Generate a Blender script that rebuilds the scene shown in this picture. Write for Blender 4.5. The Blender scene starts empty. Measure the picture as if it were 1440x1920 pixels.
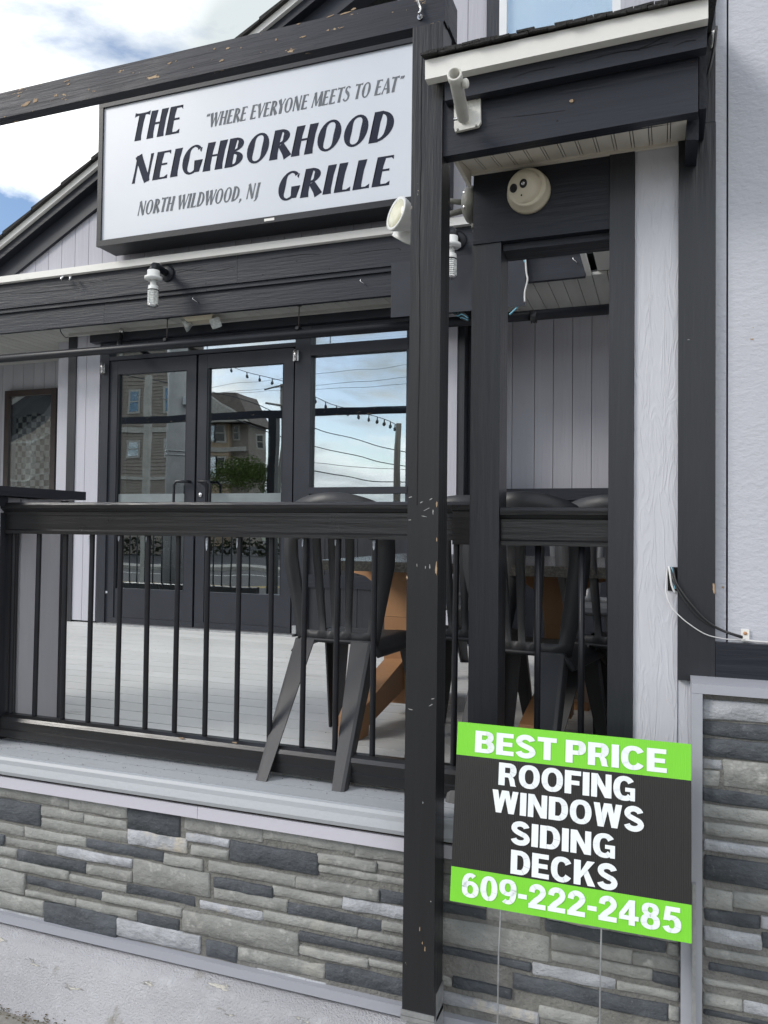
import bpy, bmesh, math, random
from math import radians as R, sin, cos, pi, tan, atan2, sqrt
from mathutils import Vector, Matrix, noise
random.seed(7)
S = bpy.context.scene

# ---------------------------------------------------------------- camera
F = 1450.0
YAW, PITCH, ROLL = R(19.8), R(1.38), R(0.67)
fw = Vector((-sin(YAW)*cos(PITCH), cos(YAW)*cos(PITCH), sin(PITCH)))
r0 = Vector((cos(YAW), sin(YAW), 0)); u0 = r0.cross(fw)
rt = r0*cos(ROLL) + u0*sin(ROLL); up = -r0*sin(ROLL) + u0*cos(ROLL)
cd = bpy.data.cameras.new('camera'); cam = bpy.data.objects.new('camera', cd)
S.collection.objects.link(cam); S.camera = cam
cam.matrix_world = Matrix(((rt.x, up.x, -fw.x, 0), (rt.y, up.y, -fw.y, 0), (rt.z, up.z, -fw.z, 0), (0, 0, 0, 1)))
cd.sensor_fit = 'VERTICAL'; cd.sensor_height = 36; cd.sensor_width = 27; cd.lens = 36*F/1920
cd.clip_start = 0.05; cd.clip_end = 3000
def at(px, py, Y):
    "point of the plane y=Y (metres in front of the photographer) that shows at this pixel of the photo"
    d = fw*F + rt*(px-720) - up*(py-960)
    t = Y/d.y
    return t*d.x, t*d.z
def atz(px, py, z):
    d = fw*F + rt*(px-720) - up*(py-960)
    t = z/d.z
    return t*d.x, t*d.y

# ---------------------------------------------------------------- light
SUN_EL, SUN_AZ = R(34), R(232)       # azimuth clockwise from +Y
sd = Vector((sin(SUN_AZ)*cos(SUN_EL), cos(SUN_AZ)*cos(SUN_EL), sin(SUN_EL)))
sl = bpy.data.lights.new('sun', 'SUN'); sl.energy = 1.1; sl.angle = R(20); sl.color = (1.0, .96, .90)
so = bpy.data.objects.new('sun', sl); S.collection.objects.link(so)
so.rotation_euler = sd.to_track_quat('Z', 'Y').to_euler()
W = bpy.data.worlds.new('World'); S.world = W; W.use_nodes = True
nt = W.node_tree; N = nt.nodes; Lk = nt.links; N.clear()
def nd(t, **k):
    n = N.new(t)
    for a, b in k.items(): setattr(n, a, b)
    return n
out = nd('ShaderNodeOutputWorld')
sky = nd('ShaderNodeTexSky', sky_type='NISHITA', sun_disc=False, sun_elevation=SUN_EL, sun_rotation=SUN_AZ)
sky.altitude = 0; sky.air_density = 1.0; sky.dust_density = 1.0; sky.ozone_density = 2.0
bg1 = nd('ShaderNodeBackground'); bg1.inputs[1].default_value = 0.10
Lk.new(sky.outputs[0], bg1.inputs[0])
tc = nd('ShaderNodeTexCoord'); sep = nd('ShaderNodeSeparateXYZ'); Lk.new(tc.outputs['Generated'], sep.inputs[0])
def mth(op, a, b=None):
    n = nd('ShaderNodeMath', operation=op)
    for i, v in enumerate((a, b)):
        if v is None: continue
        if isinstance(v, (int, float)): n.inputs[i].default_value = v
        else: Lk.new(v, n.inputs[i])
    return n.outputs[0]
zz = mth('ADD', mth('MAXIMUM', sep.outputs[2], 0.0), 0.22)
cmb = nd('ShaderNodeCombineXYZ')
Lk.new(mth('DIVIDE', sep.outputs[0], zz), cmb.inputs[0]); Lk.new(mth('DIVIDE', sep.outputs[1], zz), cmb.inputs[1])
cmb.inputs[2].default_value = 3.7
def noi(scale, detail, rough, off):
    m = nd('ShaderNodeMapping'); m.inputs['Location'].default_value = off
    Lk.new(cmb.outputs[0], m.inputs[0])
    n = nd('ShaderNodeTexNoise'); n.inputs['Scale'].default_value = scale; n.inputs['Detail'].default_value = detail
    n.inputs['Roughness'].default_value = rough; n.inputs['Distortion'].default_value = .25
    Lk.new(m.outputs[0], n.inputs['Vector']); return n.outputs[0]
def ramp(fac, a, b, ca=(0, 0, 0, 1), cb=(1, 1, 1, 1)):
    r = nd('ShaderNodeValToRGB'); e = r.color_ramp.elements
    e[0].position = a; e[1].position = b; e[0].color = ca; e[1].color = cb
    Lk.new(fac, r.inputs[0]); return r
CLOUD_OFF = (1.663, 8.579, 0)
n1 = noi(1.25, 9, .58, CLOUD_OFF)
mask = ramp(n1, .385, .50)
n2 = noi(1.5, 4.5, .5, (2.325, 8.924, 2))
ccol = ramp(n2, .36, .62, (.40, .435, .445, 1), (1.08, 1.08, 1.06, 1))
bg2 = nd('ShaderNodeBackground'); bg2.inputs[1].default_value = 1.0
Lk.new(ccol.outputs[0], bg2.inputs[0])
mx = nd('ShaderNodeMixShader'); Lk.new(mask.outputs[0], mx.inputs[0])
Lk.new(bg1.outputs[0], mx.inputs[1]); Lk.new(bg2.outputs[0], mx.inputs[2]); Lk.new(mx.outputs[0], out.inputs[0])
S.view_settings.view_transform = 'Standard'; S.view_settings.look = 'None'
S.view_settings.gamma = 1; S.view_settings.use_curve_mapping = False
S.view_settings.exposure = 0.93
S.render.engine = 'CYCLES'; S.cycles.max_bounces = 8; S.cycles.transparent_max_bounces = 12

# ---------------------------------------------------------------- materials
def mat(name, col, rough=.5, col2=None, ns=6, st=(1, 1, 1), bump=0, bs=20, bst=(1, 1, 1), bdet=4, metal=0, spec=.5,
        chips=None, chipcol=(.42, .30, .18), chipscale=9, chipst=(1, 1, 1), rand=0, speck=None, dirt=None, dirtcol=(.1, .09, .07), wave=None, rvar=0, contrast=(.35, .65)):
    m = bpy.data.materials.new(name); m.use_nodes = True
    t = m.node_tree; n = t.nodes; l = t.links; b = n['Principled BSDF']
    b.inputs['Roughness'].default_value = rough; b.inputs['Metallic'].default_value = metal
    b.inputs['Specular IOR Level'].default_value = spec
    tcn = n.new('ShaderNodeTexCoord'); oi = n.new('ShaderNodeObjectInfo')
    addv = n.new('ShaderNodeVectorMath'); addv.operation = 'ADD'
    sc = n.new('ShaderNodeVectorMath'); sc.operation = 'SCALE'; sc.inputs[0].default_value = (31, 17, 23)
    l.new(oi.outputs['Random'], sc.inputs['Scale']); l.new(tcn.outputs['Object'], addv.inputs[0]); l.new(sc.outputs[0], addv.inputs[1])
    def tex(scale, stretch, det=4, rough_=.55):
        mp = n.new('ShaderNodeMapping'); mp.inputs['Scale'].default_value = stretch
        l.new(addv.outputs[0], mp.inputs[0])
        x = n.new('ShaderNodeTexNoise'); x.inputs['Scale'].default_value = scale; x.inputs['Detail'].default_value = det
        x.inputs['Roughness'].default_value = rough_
        l.new(mp.outputs[0], x.inputs['Vector']); return x.outputs[0]
    def rmp(fac, a, b_):
        q = n.new('ShaderNodeMapRange'); q.inputs['From Min'].default_value = a; q.inputs['From Max'].default_value = b_
        l.new(fac, q.inputs['Value']); return q.outputs[0]
    def mix(fac, A, B):
        q = n.new('ShaderNodeMix'); q.data_type = 'RGBA'
        if isinstance(fac, float): q.inputs[0].default_value = fac
        else: l.new(fac, q.inputs[0])
        for i, v in ((6, A), (7, B)):
            if isinstance(v, tuple): q.inputs[i].default_value = (*v, 1)
            else: l.new(v, q.inputs[i])
        return q.outputs[2]
    c2 = col2 or tuple(v*.82 for v in col)
    c = mix(rmp(tex(ns, st), *contrast), col, c2)
    if rand:
        q = n.new('ShaderNodeHueSaturation'); l.new(c, q.inputs['Color'])
        mr = n.new('ShaderNodeMapRange'); mr.inputs['To Min'].default_value = 1-rand; mr.inputs['To Max'].default_value = 1+rand
        l.new(oi.outputs['Random'], mr.inputs['Value']); l.new(mr.outputs[0], q.inputs['Value']); c = q.outputs[0]
    if speck:
        for (ss, lo, hi, amt) in speck:
            c = mix(rmp(tex(ss, (1, 1, 1), 3, .7), lo, hi), c, amt)
    if dirt:
        c = mix(rmp(tex(dirt[0], dirt[2] if len(dirt) > 2 else (1, 1, 1), 6, .65), dirt[1], dirt[1]+.12), c, dirtcol)
    hgt = None
    if bump:
        hgt = tex(bs, bst, bdet, .6)
    if chips:
        cf = rmp(tex(chipscale, chipst, 7, .7), chips, chips+.012)
        c = mix(cf, c, chipcol)
        if hgt is not None:
            q = n.new('ShaderNodeMath'); q.operation = 'SUBTRACT'; l.new(hgt, q.inputs[0]); l.new(cf, q.inputs[1]); hgt = q.outputs[0]
    if wave:
        wv = n.new('ShaderNodeTexWave'); wv.bands_direction = wave[0]; wv.inputs['Scale'].default_value = wave[1]
        l.new(tcn.outputs['Object'], wv.inputs['Vector'])
        if hgt is None: hgt = wv.outputs['Fac']; bump = wave[2]
        else:
            q = n.new('ShaderNodeMath'); q.operation = 'MULTIPLY_ADD'; l.new(wv.outputs['Fac'], q.inputs[0]); q.inputs[1].default_value = wave[2]; l.new(hgt, q.inputs[2]); hgt = q.outputs[0]
    if hgt is not None:
        bn = n.new('ShaderNodeBump'); bn.inputs['Strength'].default_value = bump; bn.inputs['Distance'].default_value = .01
        l.new(hgt, bn.inputs['Height']); l.new(bn.outputs[0], b.inputs['Normal'])
    if rvar:
        mr = n.new('ShaderNodeMapRange'); mr.inputs['To Min'].default_value = rough-rvar; mr.inputs['To Max'].default_value = rough+rvar
        l.new(tex(5, (1, 1, 1)), mr.inputs['Value']); l.new(mr.outputs[0], b.inputs['Roughness'])
    l.new(c, b.inputs['Base Color'])
    return m
def embossify(m):
    "paint over pressed wood grain: thin winding ridges"
    t = m.node_tree; n = t.nodes; l = t.links
    bn = [x for x in n if x.type == 'BUMP'][0]
    tcn = [x for x in n if x.type == 'TEX_COORD'][0]
    mp = n.new('ShaderNodeMapping'); mp.inputs['Scale'].default_value = (1, 1, .17); l.new(tcn.outputs['Object'], mp.inputs[0])
    w = n.new('ShaderNodeTexNoise'); w.inputs['Scale'].default_value = 34; w.inputs['Detail'].default_value = 3.5; w.inputs['Distortion'].default_value = .9
    l.new(mp.outputs[0], w.inputs['Vector'])
    a = n.new('ShaderNodeMath'); a.operation = 'MULTIPLY'; a.inputs[1].default_value = 5; l.new(w.outputs[0], a.inputs[0])
    f = n.new('ShaderNodeMath'); f.operation = 'PINGPONG'; f.inputs[1].default_value = .5; l.new(a.outputs[0], f.inputs[0])
    p = n.new('ShaderNodeMath'); p.operation = 'POWER'; p.inputs[1].default_value = 2.0; l.new(f.outputs[0], p.inputs[0])
    bn.inputs['Distance'].default_value = .0036; l.new(p.outputs[0], bn.inputs['Height'])
GX, GZ, GY = (.06, 1, 1), (1, 1, .06), (1, .06, 1)
BK = (.020, .0225, .031); BK2 = (.015, .017, .024)
black_x = mat('black_paint_grain_x', BK, .42, BK2, 9, GX, .28, 60, GX, 6, chips=.74, chipscale=14, chipst=(.35, 1, 1), rvar=.1)
black_z = mat('black_paint_grain_z', (.019, .0205, .026), .36, (.015, .0165, .021), 9, GZ, .28, 60, GZ, 6, chips=.75, chipscale=14, chipst=(1, 1, .35), rvar=.1)
black_y = mat('black_paint_grain_y', BK, .45, BK2, 9, GY, .28, 60, GY, 6)
beam_paint = mat('weathered_beam_paint', (.019, .022, .034), .5, (.014, .016, .025), 7, GX, .4, 45, GX, 7, chips=.625, chipscale=22, chipst=(.4, 1, 1.3), rvar=.12)
post_paint = mat('worn_post_paint', (.020, .0205, .023), .36, (.016, .0165, .018), 8, GZ, .22, 55, GZ, 6, chips=.672, chipscale=10, chipst=(1, 1, .5), chipcol=(.30, .25, .2), rvar=.1)
rail_paint = mat('semi_gloss_black_rail', (.013, .013, .014), .30, (.010, .010, .011), 8, GX, .2, 50, GX, 5, chips=.80, chipscale=16, chipst=(.4, 1, 1), chipcol=(.4, .38, .34), rvar=.1)
smooth_black = mat('smooth_black_metal', (.015, .017, .022), .40, (.012, .013, .017), 8, bump=.08, bs=90)
bal_mat = mat('black_baluster_metal', (.013, .014, .018), .35, (.010, .010, .013), 12, chips=.80, chipscale=30, chipcol=(.35, .37, .42))
door_metal = mat('charcoal_door_metal', (.031, .034, .044), .38, (.026, .029, .037), 6, bump=.04, bs=120)
siding = mat('lavender_grey_siding', (.46, .46, .51), .62, (.42, .42, .47), 5, GZ, .35, 45, GZ, 5, rand=.03)
siding_dim = mat('grey_siding_weathered', (.43, .43, .465), .65, (.38, .38, .415), 4, GZ, .35, 45, GZ, 5, rand=.05, dirt=(3, .60, (1, 1, .3)), dirtcol=(.36, .35, .37))
smart = mat('embossed_lap_white_grey', (.55, .555, .60), .5, (.51, .515, .56), 4, GZ, 1.0, 26, (1, 1, .16), 3, rand=.01)
embossify(smart)
wall_r = mat('stippled_grey_wall', (.495, .505, .555), .6, (.465, .475, .522), 3, (1, 1, .4), .35, 60, (.8, 1, 1.3), 7, chips=.83, chipscale=13, chipcol=(.5, .36, .2))
white_trim = mat('white_vinyl_trim', (.78, .77, .74), .45, (.68, .67, .63), 3, GX, .1, 40, dirt=(8, .62, (.3, 1, 1)), dirtcol=(.5, .49, .44))
cream = mat('cream_beadboard', (.66, .62, .55), .5, (.58, .54, .47), 5, GY, .15, 40, GY, dirt=(14, .66), dirtcol=(.32, .29, .23), rand=.03)
soffit_m = mat('grey_vinyl_soffit', (.50, .50, .47), .5, (.44, .44, .41), 5, GY, .1, 40, rand=.03)
grey_trim = mat('grey_metal_trim', (.36, .37, .41), .42, (.33, .34, .38), 4, GX, .08, 60)
lav_trim = mat('pale_lavender_trim', (.56, .55, .61), .4, (.50, .49, .55), 4, GX, .08, 60)
nose_m = mat('pale_grey_nosing', (.39, .41, .435), .48, (.34, .36, .385), 3, (.1, 1, 1), .12, 60, dirt=(7, .64, (.3, 1, 1)), dirtcol=(.30, .29, .26))
deck_m = mat('light_grey_composite', (.66, .665, .65), .5, (.58, .585, .57), 4, (.12, 1, 1), .25, 70, (.1, 1, 1), 5, rand=.04, dirt=(5, .63, (.4, 1, 1)), dirtcol=(.36, .35, .33))
curb_m = mat('painted_rough_concrete', (.50, .50, .53), .88, (.38, .38, .405), 3, (.5, 1, 1), 1.0, 170, (1, 1, 1), 6, chips=.635, chipscale=9, chipst=(.5, 1.5, 2.5), chipcol=(.62, .60, .54), speck=[(260, .62, .68, (.26, .255, .25)), (330, .60, .70, (.68, .68, .68)), (14, .55, .8, (.56, .57, .60))], dirt=(5, .60), dirtcol=(.27, .25, .21), contrast=(.3, .7))
walk_m = mat('sidewalk_concrete', (.34, .33, .30), .9, (.24, .23, .21), 4, bump=.7, bs=90, bdet=7, dirt=(9, .58), dirtcol=(.16, .14, .11))
asph = mat('asphalt', (.040, .040, .042), .85, (.03, .03, .031), 3, bump=.6, bs=80)
land_m = mat('land', (.09, .10, .07), .95, (.06, .08, .04), .3)
line_w = mat('road_white', (.7, .7, .68), .7, (.5, .5, .48), 9); line_y = mat('road_yellow', (.6, .42, .08), .7, (.45, .3, .06), 9)
st_g = mat('stone_grey', (.31, .315, .302), .85, (.215, .22, .21), 12, (1, 1, 1.8), .75, 34, (1, 1, 1.6), 10, speck=[(150, .56, .75, (.19, .19, .175)), (22, .56, .72, (.37, .372, .355))], rand=.14, contrast=(.3, .7), dirt=(5, .60), dirtcol=(.37, .36, .33))
st_d = mat('stone_charcoal', (.080, .090, .104), .75, (.048, .054, .062), 10, (1, 1, 1.6), 1.0, 30, (1, 1, 1.6), 10, speck=[(140, .60, .75, (.13, .14, .15)), (18, .60, .78, (.125, .135, .15))], rand=.15, dirt=(6, .64), dirtcol=(.11, .115, .125))
st_w = mat('stone_pale', (.43, .445, .475), .8, (.29, .30, .32), 12, (1, 1, 1.6), 1.0, 34, (1, 1, 1.6), 10, speck=[(150, .56, .75, (.25, .26, .28))], rand=.1, dirt=(6, .58), dirtcol=(.52, .47, .38))
mortar = mat('mortar', (.20, .198, .185), .95, (.15, .148, .138), 14, bump=.9, bs=80)
sign_face = mat('sign_white_panel', (.60, .63, .68), .32, (.56, .59, .64), .9, (1, 1, 1), .02, 30)
ink = mat('sign_dark_ink', (.016, .021, .040), .6, spec=.15); ink_g = mat('sign_grey_ink', (.15, .165, .185), .6, spec=.2)
y_green = mat('green_corrugated_plastic', (.19, .62, .035), .42, (.18, .59, .03), 3, wave=('X', 62, .12))
y_black = mat('black_corrugated_plastic', (.020, .019, .019), .38, (.017, .016, .016), 3, wave=('X', 62, .35))
y_white = mat('white_print', (.80, .84, .86), .45, (.78, .82, .84), 3)
galv = mat('galvanised_metal', (.45, .46, .47), .42, (.33, .34, .35), 30, metal=.7, bump=.1, bs=60)
wire_white = mat('painted_wire', (.7, .7, .7), .5, (.5, .5, .5)); wire_blue = mat('blue_wire', (.16, .42, .55), .4); wire_black = mat('black_wire', (.02, .02, .022), .4)
plastic = mat('black_chair_resin', (.036, .037, .040), .42, (.044, .045, .048), 3, (1, 1, 1), .04, 90, rvar=.08)
plastic_g = mat('grey_chair_resin', (.10, .105, .11), .30, (.07, .073, .078), 5, (1, 1, .4), .12, 70, rvar=.08)
brown = mat('tan_resin_wood', (.45, .24, .115), .5, (.38, .20, .095), 6, GZ, .2, 40, GZ)
table_m = mat('black_stone_tabletop', (.035, .034, .032), .22, (.07, .068, .06), 120, bump=.1, bs=150, contrast=(.45, .6))
cam_m = mat('aged_cream_plastic', (.66, .61, .48), .42, (.60, .54, .42), 4, dirt=(7, .62), dirtcol=(.40, .34, .24))
lampwhite = mat('lamp_white', (.74, .75, .74), .35, (.64, .65, .64), 6); lampgrey = mat('grey_cast_box', (.22, .22, .20), .5, (.15, .15, .14), 12, bump=.3, bs=40)
flag_m = mat('chipped_white_cast_metal', (.68, .67, .63), .42, (.58, .57, .52), 8, chips=.70, chipscale=22, chipcol=(.12, .09, .07), bump=.3, bs=50)
lens_m = mat('dark_lens', (.03, .027, .03), .12); led_m = mat('ribbed_led_lens', (.74, .76, .74), .25, (.5, .52, .5), 40, wave=('Z', 25, .5))
silver = mat('bright_fitting', (.75, .75, .75), .25, (.5, .5, .5), 30, metal=.9)
refl = mat('reflector_lens', (.70, .69, .55), .15, (.5, .48, .33), 20, bump=.3, bs=30)
shingle_m = mat('dark_asphalt_shingle', (.035, .033, .032), .9, (.02, .02, .02), 40, bump=1, bs=150)
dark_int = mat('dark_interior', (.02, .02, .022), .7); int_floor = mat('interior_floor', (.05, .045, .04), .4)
win_white = mat('window_vinyl', (.74, .76, .78), .4, (.70, .72, .74)); curtain_b = mat('pale_blue_curtain', (.72, .82, .87), .8, (.66, .77, .82), 6, GZ, .3, 12, GZ)
brown_fr = mat('dark_brown_frame', (.055, .042, .038), .45, (.04, .03, .028), 8)
lap_b = mat('taupe_lap_siding', (.23, .205, .18), .8, (.205, .18, .155), 2); lap_t = mat('tan_lap_siding', (.34, .26, .185), .8, (.30, .235, .165), 2)
bwhite = mat('building_trim', (.38, .37, .34), .7); roof_m = mat('brown_roof', (.17, .145, .13), .9, (.13, .11, .10), 3)
pole_m = mat('weathered_pole_wood', (.20, .18, .16), .9, (.13, .12, .105), 8, GZ, .6, 30, GZ); concp = mat('grey_steel_pole', (.30, .30, .30), .6, (.25, .25, .25), 3)
hedge_m = mat('dusty_hedge', (.05, .06, .03), .8, (.03, .035, .02), 2)
leaf_m = mat('bush_leaves', (.13, .18, .04), .7, (.08, .12, .03), 2, rand=0); trunk_m = mat('bark', (.10, .08, .06), .9, (.06, .05, .04), 9)
grass_m = mat('verge_grass', (.08, .12, .04), .9, (.05, .08, .02), 5)
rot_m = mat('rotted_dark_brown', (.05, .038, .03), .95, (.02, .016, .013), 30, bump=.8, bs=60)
moss_m = mat('brown_moss', (.11, .085, .045), .95, (.05, .045, .02), 30)
smear_m = mat('blue_grey_paint_smear', (.50, .54, .60), .6, (.28, .31, .35), 120)
black_z.node_tree.nodes['Principled BSDF'].inputs['Base Color'].default_value = (.02, .02, .02, 1)
for m_ in (black_x, black_y, beam_paint, smooth_black, door_metal): m_.node_tree.nodes['Principled BSDF'].inputs['Specular IOR Level'].default_value = .30
for m_ in (post_paint, plastic, bal_mat): m_.node_tree.nodes['Principled BSDF'].inputs['Specular IOR Level'].default_value = .36
crack_m = mat('dark_check', (.004, .004, .004), .9)
def glass_mat(name, refl_f=.5, tint=(.82, .88, .92), wav=0, rough=0.0, see=(.75, .8, .8)):
    m = bpy.data.materials.new(name); m.use_nodes = True; t = m.node_tree; n = t.nodes; l = t.links; n.clear()
    o = n.new('ShaderNodeOutputMaterial'); g = n.new('ShaderNodeBsdfGlossy'); g.inputs['Roughness'].default_value = rough
    g.inputs['Color'].default_value = (*tint, 1)
    tr = n.new('ShaderNodeBsdfTransparent'); tr.inputs[0].default_value = (*see, 1)
    x = n.new('ShaderNodeMixShader'); x.inputs[0].default_value = refl_f
    l.new(tr.outputs[0], x.inputs[1]); l.new(g.outputs[0], x.inputs[2]); l.new(x.outputs[0], o.inputs[0])
    if wav:
        tcn = n.new('ShaderNodeTexCoord'); w = n.new('ShaderNodeTexNoise'); w.inputs['Scale'].default_value = 1.6 if wav < .5 else 3.2; w.inputs['Detail'].default_value = 1.2
        l.new(tcn.outputs['Object'], w.inputs['Vector'])
        b = n.new('ShaderNodeBump'); b.inputs['Strength'].default_value = wav; b.inputs['Distance'].default_value = .05
        l.new(w.outputs[0], b.inputs['Height']); l.new(b.outputs[0], g.inputs['Normal'])
    return m
glass = glass_mat('reflective_glass', .46, (.80, .86, .90), .03)
glass_w = glass_mat('wavy_old_glass', .42, (.85, .9, .92), .30, see=(.95, .97, .97))
glass_far = glass_mat('far_window_glass', .28, (.6, .65, .7))
film = mat('frosted_film', (.20, .23, .24), .35)
plaid = mat('plaid', (.6, .6, .58), .8)
def make_plaid():
    t = plaid.node_tree; n = t.nodes; l = t.links
    c = n.new('ShaderNodeTexChecker'); c.inputs['Scale'].default_value = 17; c.inputs['Color1'].default_value = (.60, .60, .58, 1); c.inputs['Color2'].default_value = (.10, .10, .11, 1)
    tcn = n.new('ShaderNodeTexCoord'); l.new(tcn.outputs['Object'], c.inputs['Vector']); l.new(c.outputs[0], n['Principled BSDF'].inputs['Base Color'])
make_plaid()

# ---------------------------------------------------------------- builders
COL = S.collection
def wl(o):
    v = Vector((0, 0, 0))
    while o: v = v + o.location; o = o.parent
    return v
def tag(o, label=None, cat=None, group=None, kind=None):
    if label: o['label'] = label
    if cat: o['category'] = cat
    if group: o['group'] = group
    if kind: o['kind'] = kind
    return o
def thing(name, label, cat, loc=(0, 0, 0), group=None):
    o = bpy.data.objects.new(name, None); COL.objects.link(o); o.location = loc; o.empty_display_size = .1
    return tag(o, label, cat, group)
class MB:
    def __init__(s): s.b = bmesh.new()
    def box(s, x0, x1, y0, y1, z0, z1):
        v = [s.b.verts.new(p) for p in ((x0, y0, z0), (x1, y0, z0), (x1, y1, z0), (x0, y1, z0), (x0, y0, z1), (x1, y0, z1), (x1, y1, z1), (x0, y1, z1))]
        for f in ((0, 3, 2, 1), (4, 5, 6, 7), (0, 1, 5, 4), (1, 2, 6, 5), (2, 3, 7, 6), (3, 0, 4, 7)): s.b.faces.new([v[i] for i in f])
        return s
    def prism(s, pts, axis, a, b):
        "closed 2D outline extruded along an axis: x -> pts (y,z); y -> pts (x,z); z -> pts (x,y)"
        mk = {'x': lambda p, t: (t, p[0], p[1]), 'y': lambda p, t: (p[0], t, p[1]), 'z': lambda p, t: (p[0], p[1], t)}[axis]
        A = [s.b.verts.new(mk(p, a)) for p in pts]; B = [s.b.verts.new(mk(p, b)) for p in pts]
        s.b.faces.new(A[::-1]); s.b.faces.new(B); n = len(pts)
        for i in range(n): s.b.faces.new((A[i], A[(i+1) % n], B[(i+1) % n], B[i]))
        return s
    def loft(s, rings, cap=True, smooth=True):
        V = [[s.b.verts.new(p) for p in r] for r in rings]; n = len(rings[0])
        for a, b in zip(V, V[1:]):
            for i in range(n):
                f = s.b.faces.new((a[i], a[(i+1) % n], b[(i+1) % n], b[i])); f.smooth = smooth
        if cap: s.b.faces.new(V[0][::-1]); s.b.faces.new(V[-1])
        return s
    def tube(s, path, r, n=10, cap=True):
        P = [Vector(p) for p in path]; rings = []
        rr = r if isinstance(r, (list, tuple)) else [r]*len(P)
        T0 = (P[1]-P[0]).normalized(); u = T0.orthogonal().normalized()
        for i, p in enumerate(P):
            T = ((P[min(i+1, len(P)-1)]-P[max(i-1, 0)])).normalized()
            u = (u - T*u.dot(T)).normalized(); w = T.cross(u)
            rings.append([p + (u*cos(2*pi*k/n)+w*sin(2*pi*k/n))*rr[i] for k in range(n)])
        return s.loft(rings, cap)
    def lathe(s, prof, org, axis, n=24):
        "prof: (distance along axis, radius)"
        A = Vector(axis).normalized(); u = A.orthogonal().normalized(); w = A.cross(u); O = Vector(org)
        return s.loft([[O + A*t + (u*cos(2*pi*k/n)+w*sin(2*pi*k/n))*max(q, 1e-4) for k in range(n)] for t, q in prof])
    def quad(s, *p):
        s.b.faces.new([s.b.verts.new(q) for q in p]); return s
    def build(s, name, m, parent=None, bevel=0, seg=1, kind=None):
        b = s.b
        if bevel:
            E = [e for e in b.edges if len(e.link_faces) == 2 and e.calc_face_angle(0) > .5 and e.calc_length() > bevel*2.2]
            bmesh.ops.bevel(b, geom=E, offset=bevel, segments=seg, affect='EDGES', clamp_overlap=True)
        bmesh.ops.recalc_face_normals(b, faces=b.faces[:])
        off = wl(parent) if parent else Vector((0, 0, 0))
        if parent: bmesh.ops.translate(b, verts=b.verts[:], vec=-off)
        me = bpy.data.meshes.new(name); b.to_mesh(me); b.free()
        me.materials.append(m)
        o = bpy.data.objects.new(name, me); COL.objects.link(o)
        if parent: o.parent = parent
        if kind: o['kind'] = kind
        return o
def B(name, m, parent, x0, x1, y0, y1, z0, z1, bevel=.003):
    x0, x1 = sorted((x0, x1)); y0, y1 = sorted((y0, y1)); z0, z1 = sorted((z0, z1))
    return MB().box(x0, x1, y0, y1, z0, z1).build(name, m, parent, bevel)
def copy_tree(o, parent=None):
    c = o.copy(); COL.objects.link(c); c.parent = parent
    for ch in list(o.children): copy_tree(ch, c)
    return c

# ---------------------------------------------------------------- key planes
YW = 5.41            # glazed wall
YR, YL = 5.82, 6.13  # recessed walls right and left of it
YF = 5.04            # porch fascia
YG = 5.10            # gable wall
YSG = 4.86           # face of the big sign
YST = 2.17           # stone veneer
YP = 2.04            # outer post, front
YP2 = 2.28           # inner post, front
ZD = -.815           # deck surface
ZC = 1.64            # porch ceiling
ZGRD = -1.60

# ---------------------------------------------------------------- ground
def struct(name, mb, m): o = mb.build(name, m); o['kind'] = 'structure'; return o
struct('land', MB().box(-900, 900, -900, 900, ZGRD-.5, ZGRD-.03), land_m)
g = MB()
struct('sidewalk', MB().box(-60, 40, -1.2, 2.02, ZGRD-.2, ZGRD), walk_m)
struct('road', MB().box(-200, 200, -15, -1.2, ZGRD-.3, ZGRD-.014), asph)
struct('road_line', MB().box(-200, 200, -3.7, -3.58, ZGRD-.03, ZGRD-.009), line_w)
struct('road_line', MB().box(-200, 200, -12.6, -12.48, ZGRD-.03, ZGRD-.009), line_w)
struct('road_line', MB().box(-200, 200, -8.0, -7.9, ZGRD-.03, ZGRD-.009), line_y)
struct('road_line', MB().box(-200, 200, -8.3, -8.2, ZGRD-.03, ZGRD-.009), line_y)
struct('far_kerb', MB().box(-200, 200, -15.2, -15, ZGRD-.2, ZGRD+.11), walk_m)
struct('far_sidewalk', MB().box(-200, 200, -17, -15.2, ZGRD-.2, ZGRD+.10), walk_m)
struct('parking_lot', MB().box(-200, 200, -80, -17, ZGRD-.2, ZGRD+.02), asph)
# curb: rough poured concrete sloping down to the sidewalk
cb = bmesh.new(); nx = 260; prof = [(2.30, -1.40), (2.15, -1.408), (2.10, -1.425), (2.083, -1.455), (2.068, -1.50), (2.05, -1.55), (2.032, -1.590), (2.015, -1.603), (1.985, -1.612)]
prof2 = []
for (a, b_), (c_, d_) in zip(prof, prof[1:]):
    for k in range(3): prof2.append((a+(c_-a)*k/3, b_+(d_-b_)*k/3))
prof2.append(prof[-1])
gr = []
for i in range(nx+1):
    X = -8 + 10.5*i/nx
    gr.append([cb.verts.new((X, y + .004*noise.noise((X*4, y*12, z*12)), z + .004*noise.noise((X*3, y*9, 3)) + .0018*noise.noise((X*30, y*60, 9)))) for y, z in prof2])
for a, b_ in zip(gr, gr[1:]):
    for k in range(len(prof2)-1): cb.faces.new((a[k], a[k+1], b_[k+1], b_[k])).smooth = True
mbx = MB(); mbx.b.free(); mbx.b = cb; struct('curb', mbx, curb_m)

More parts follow.
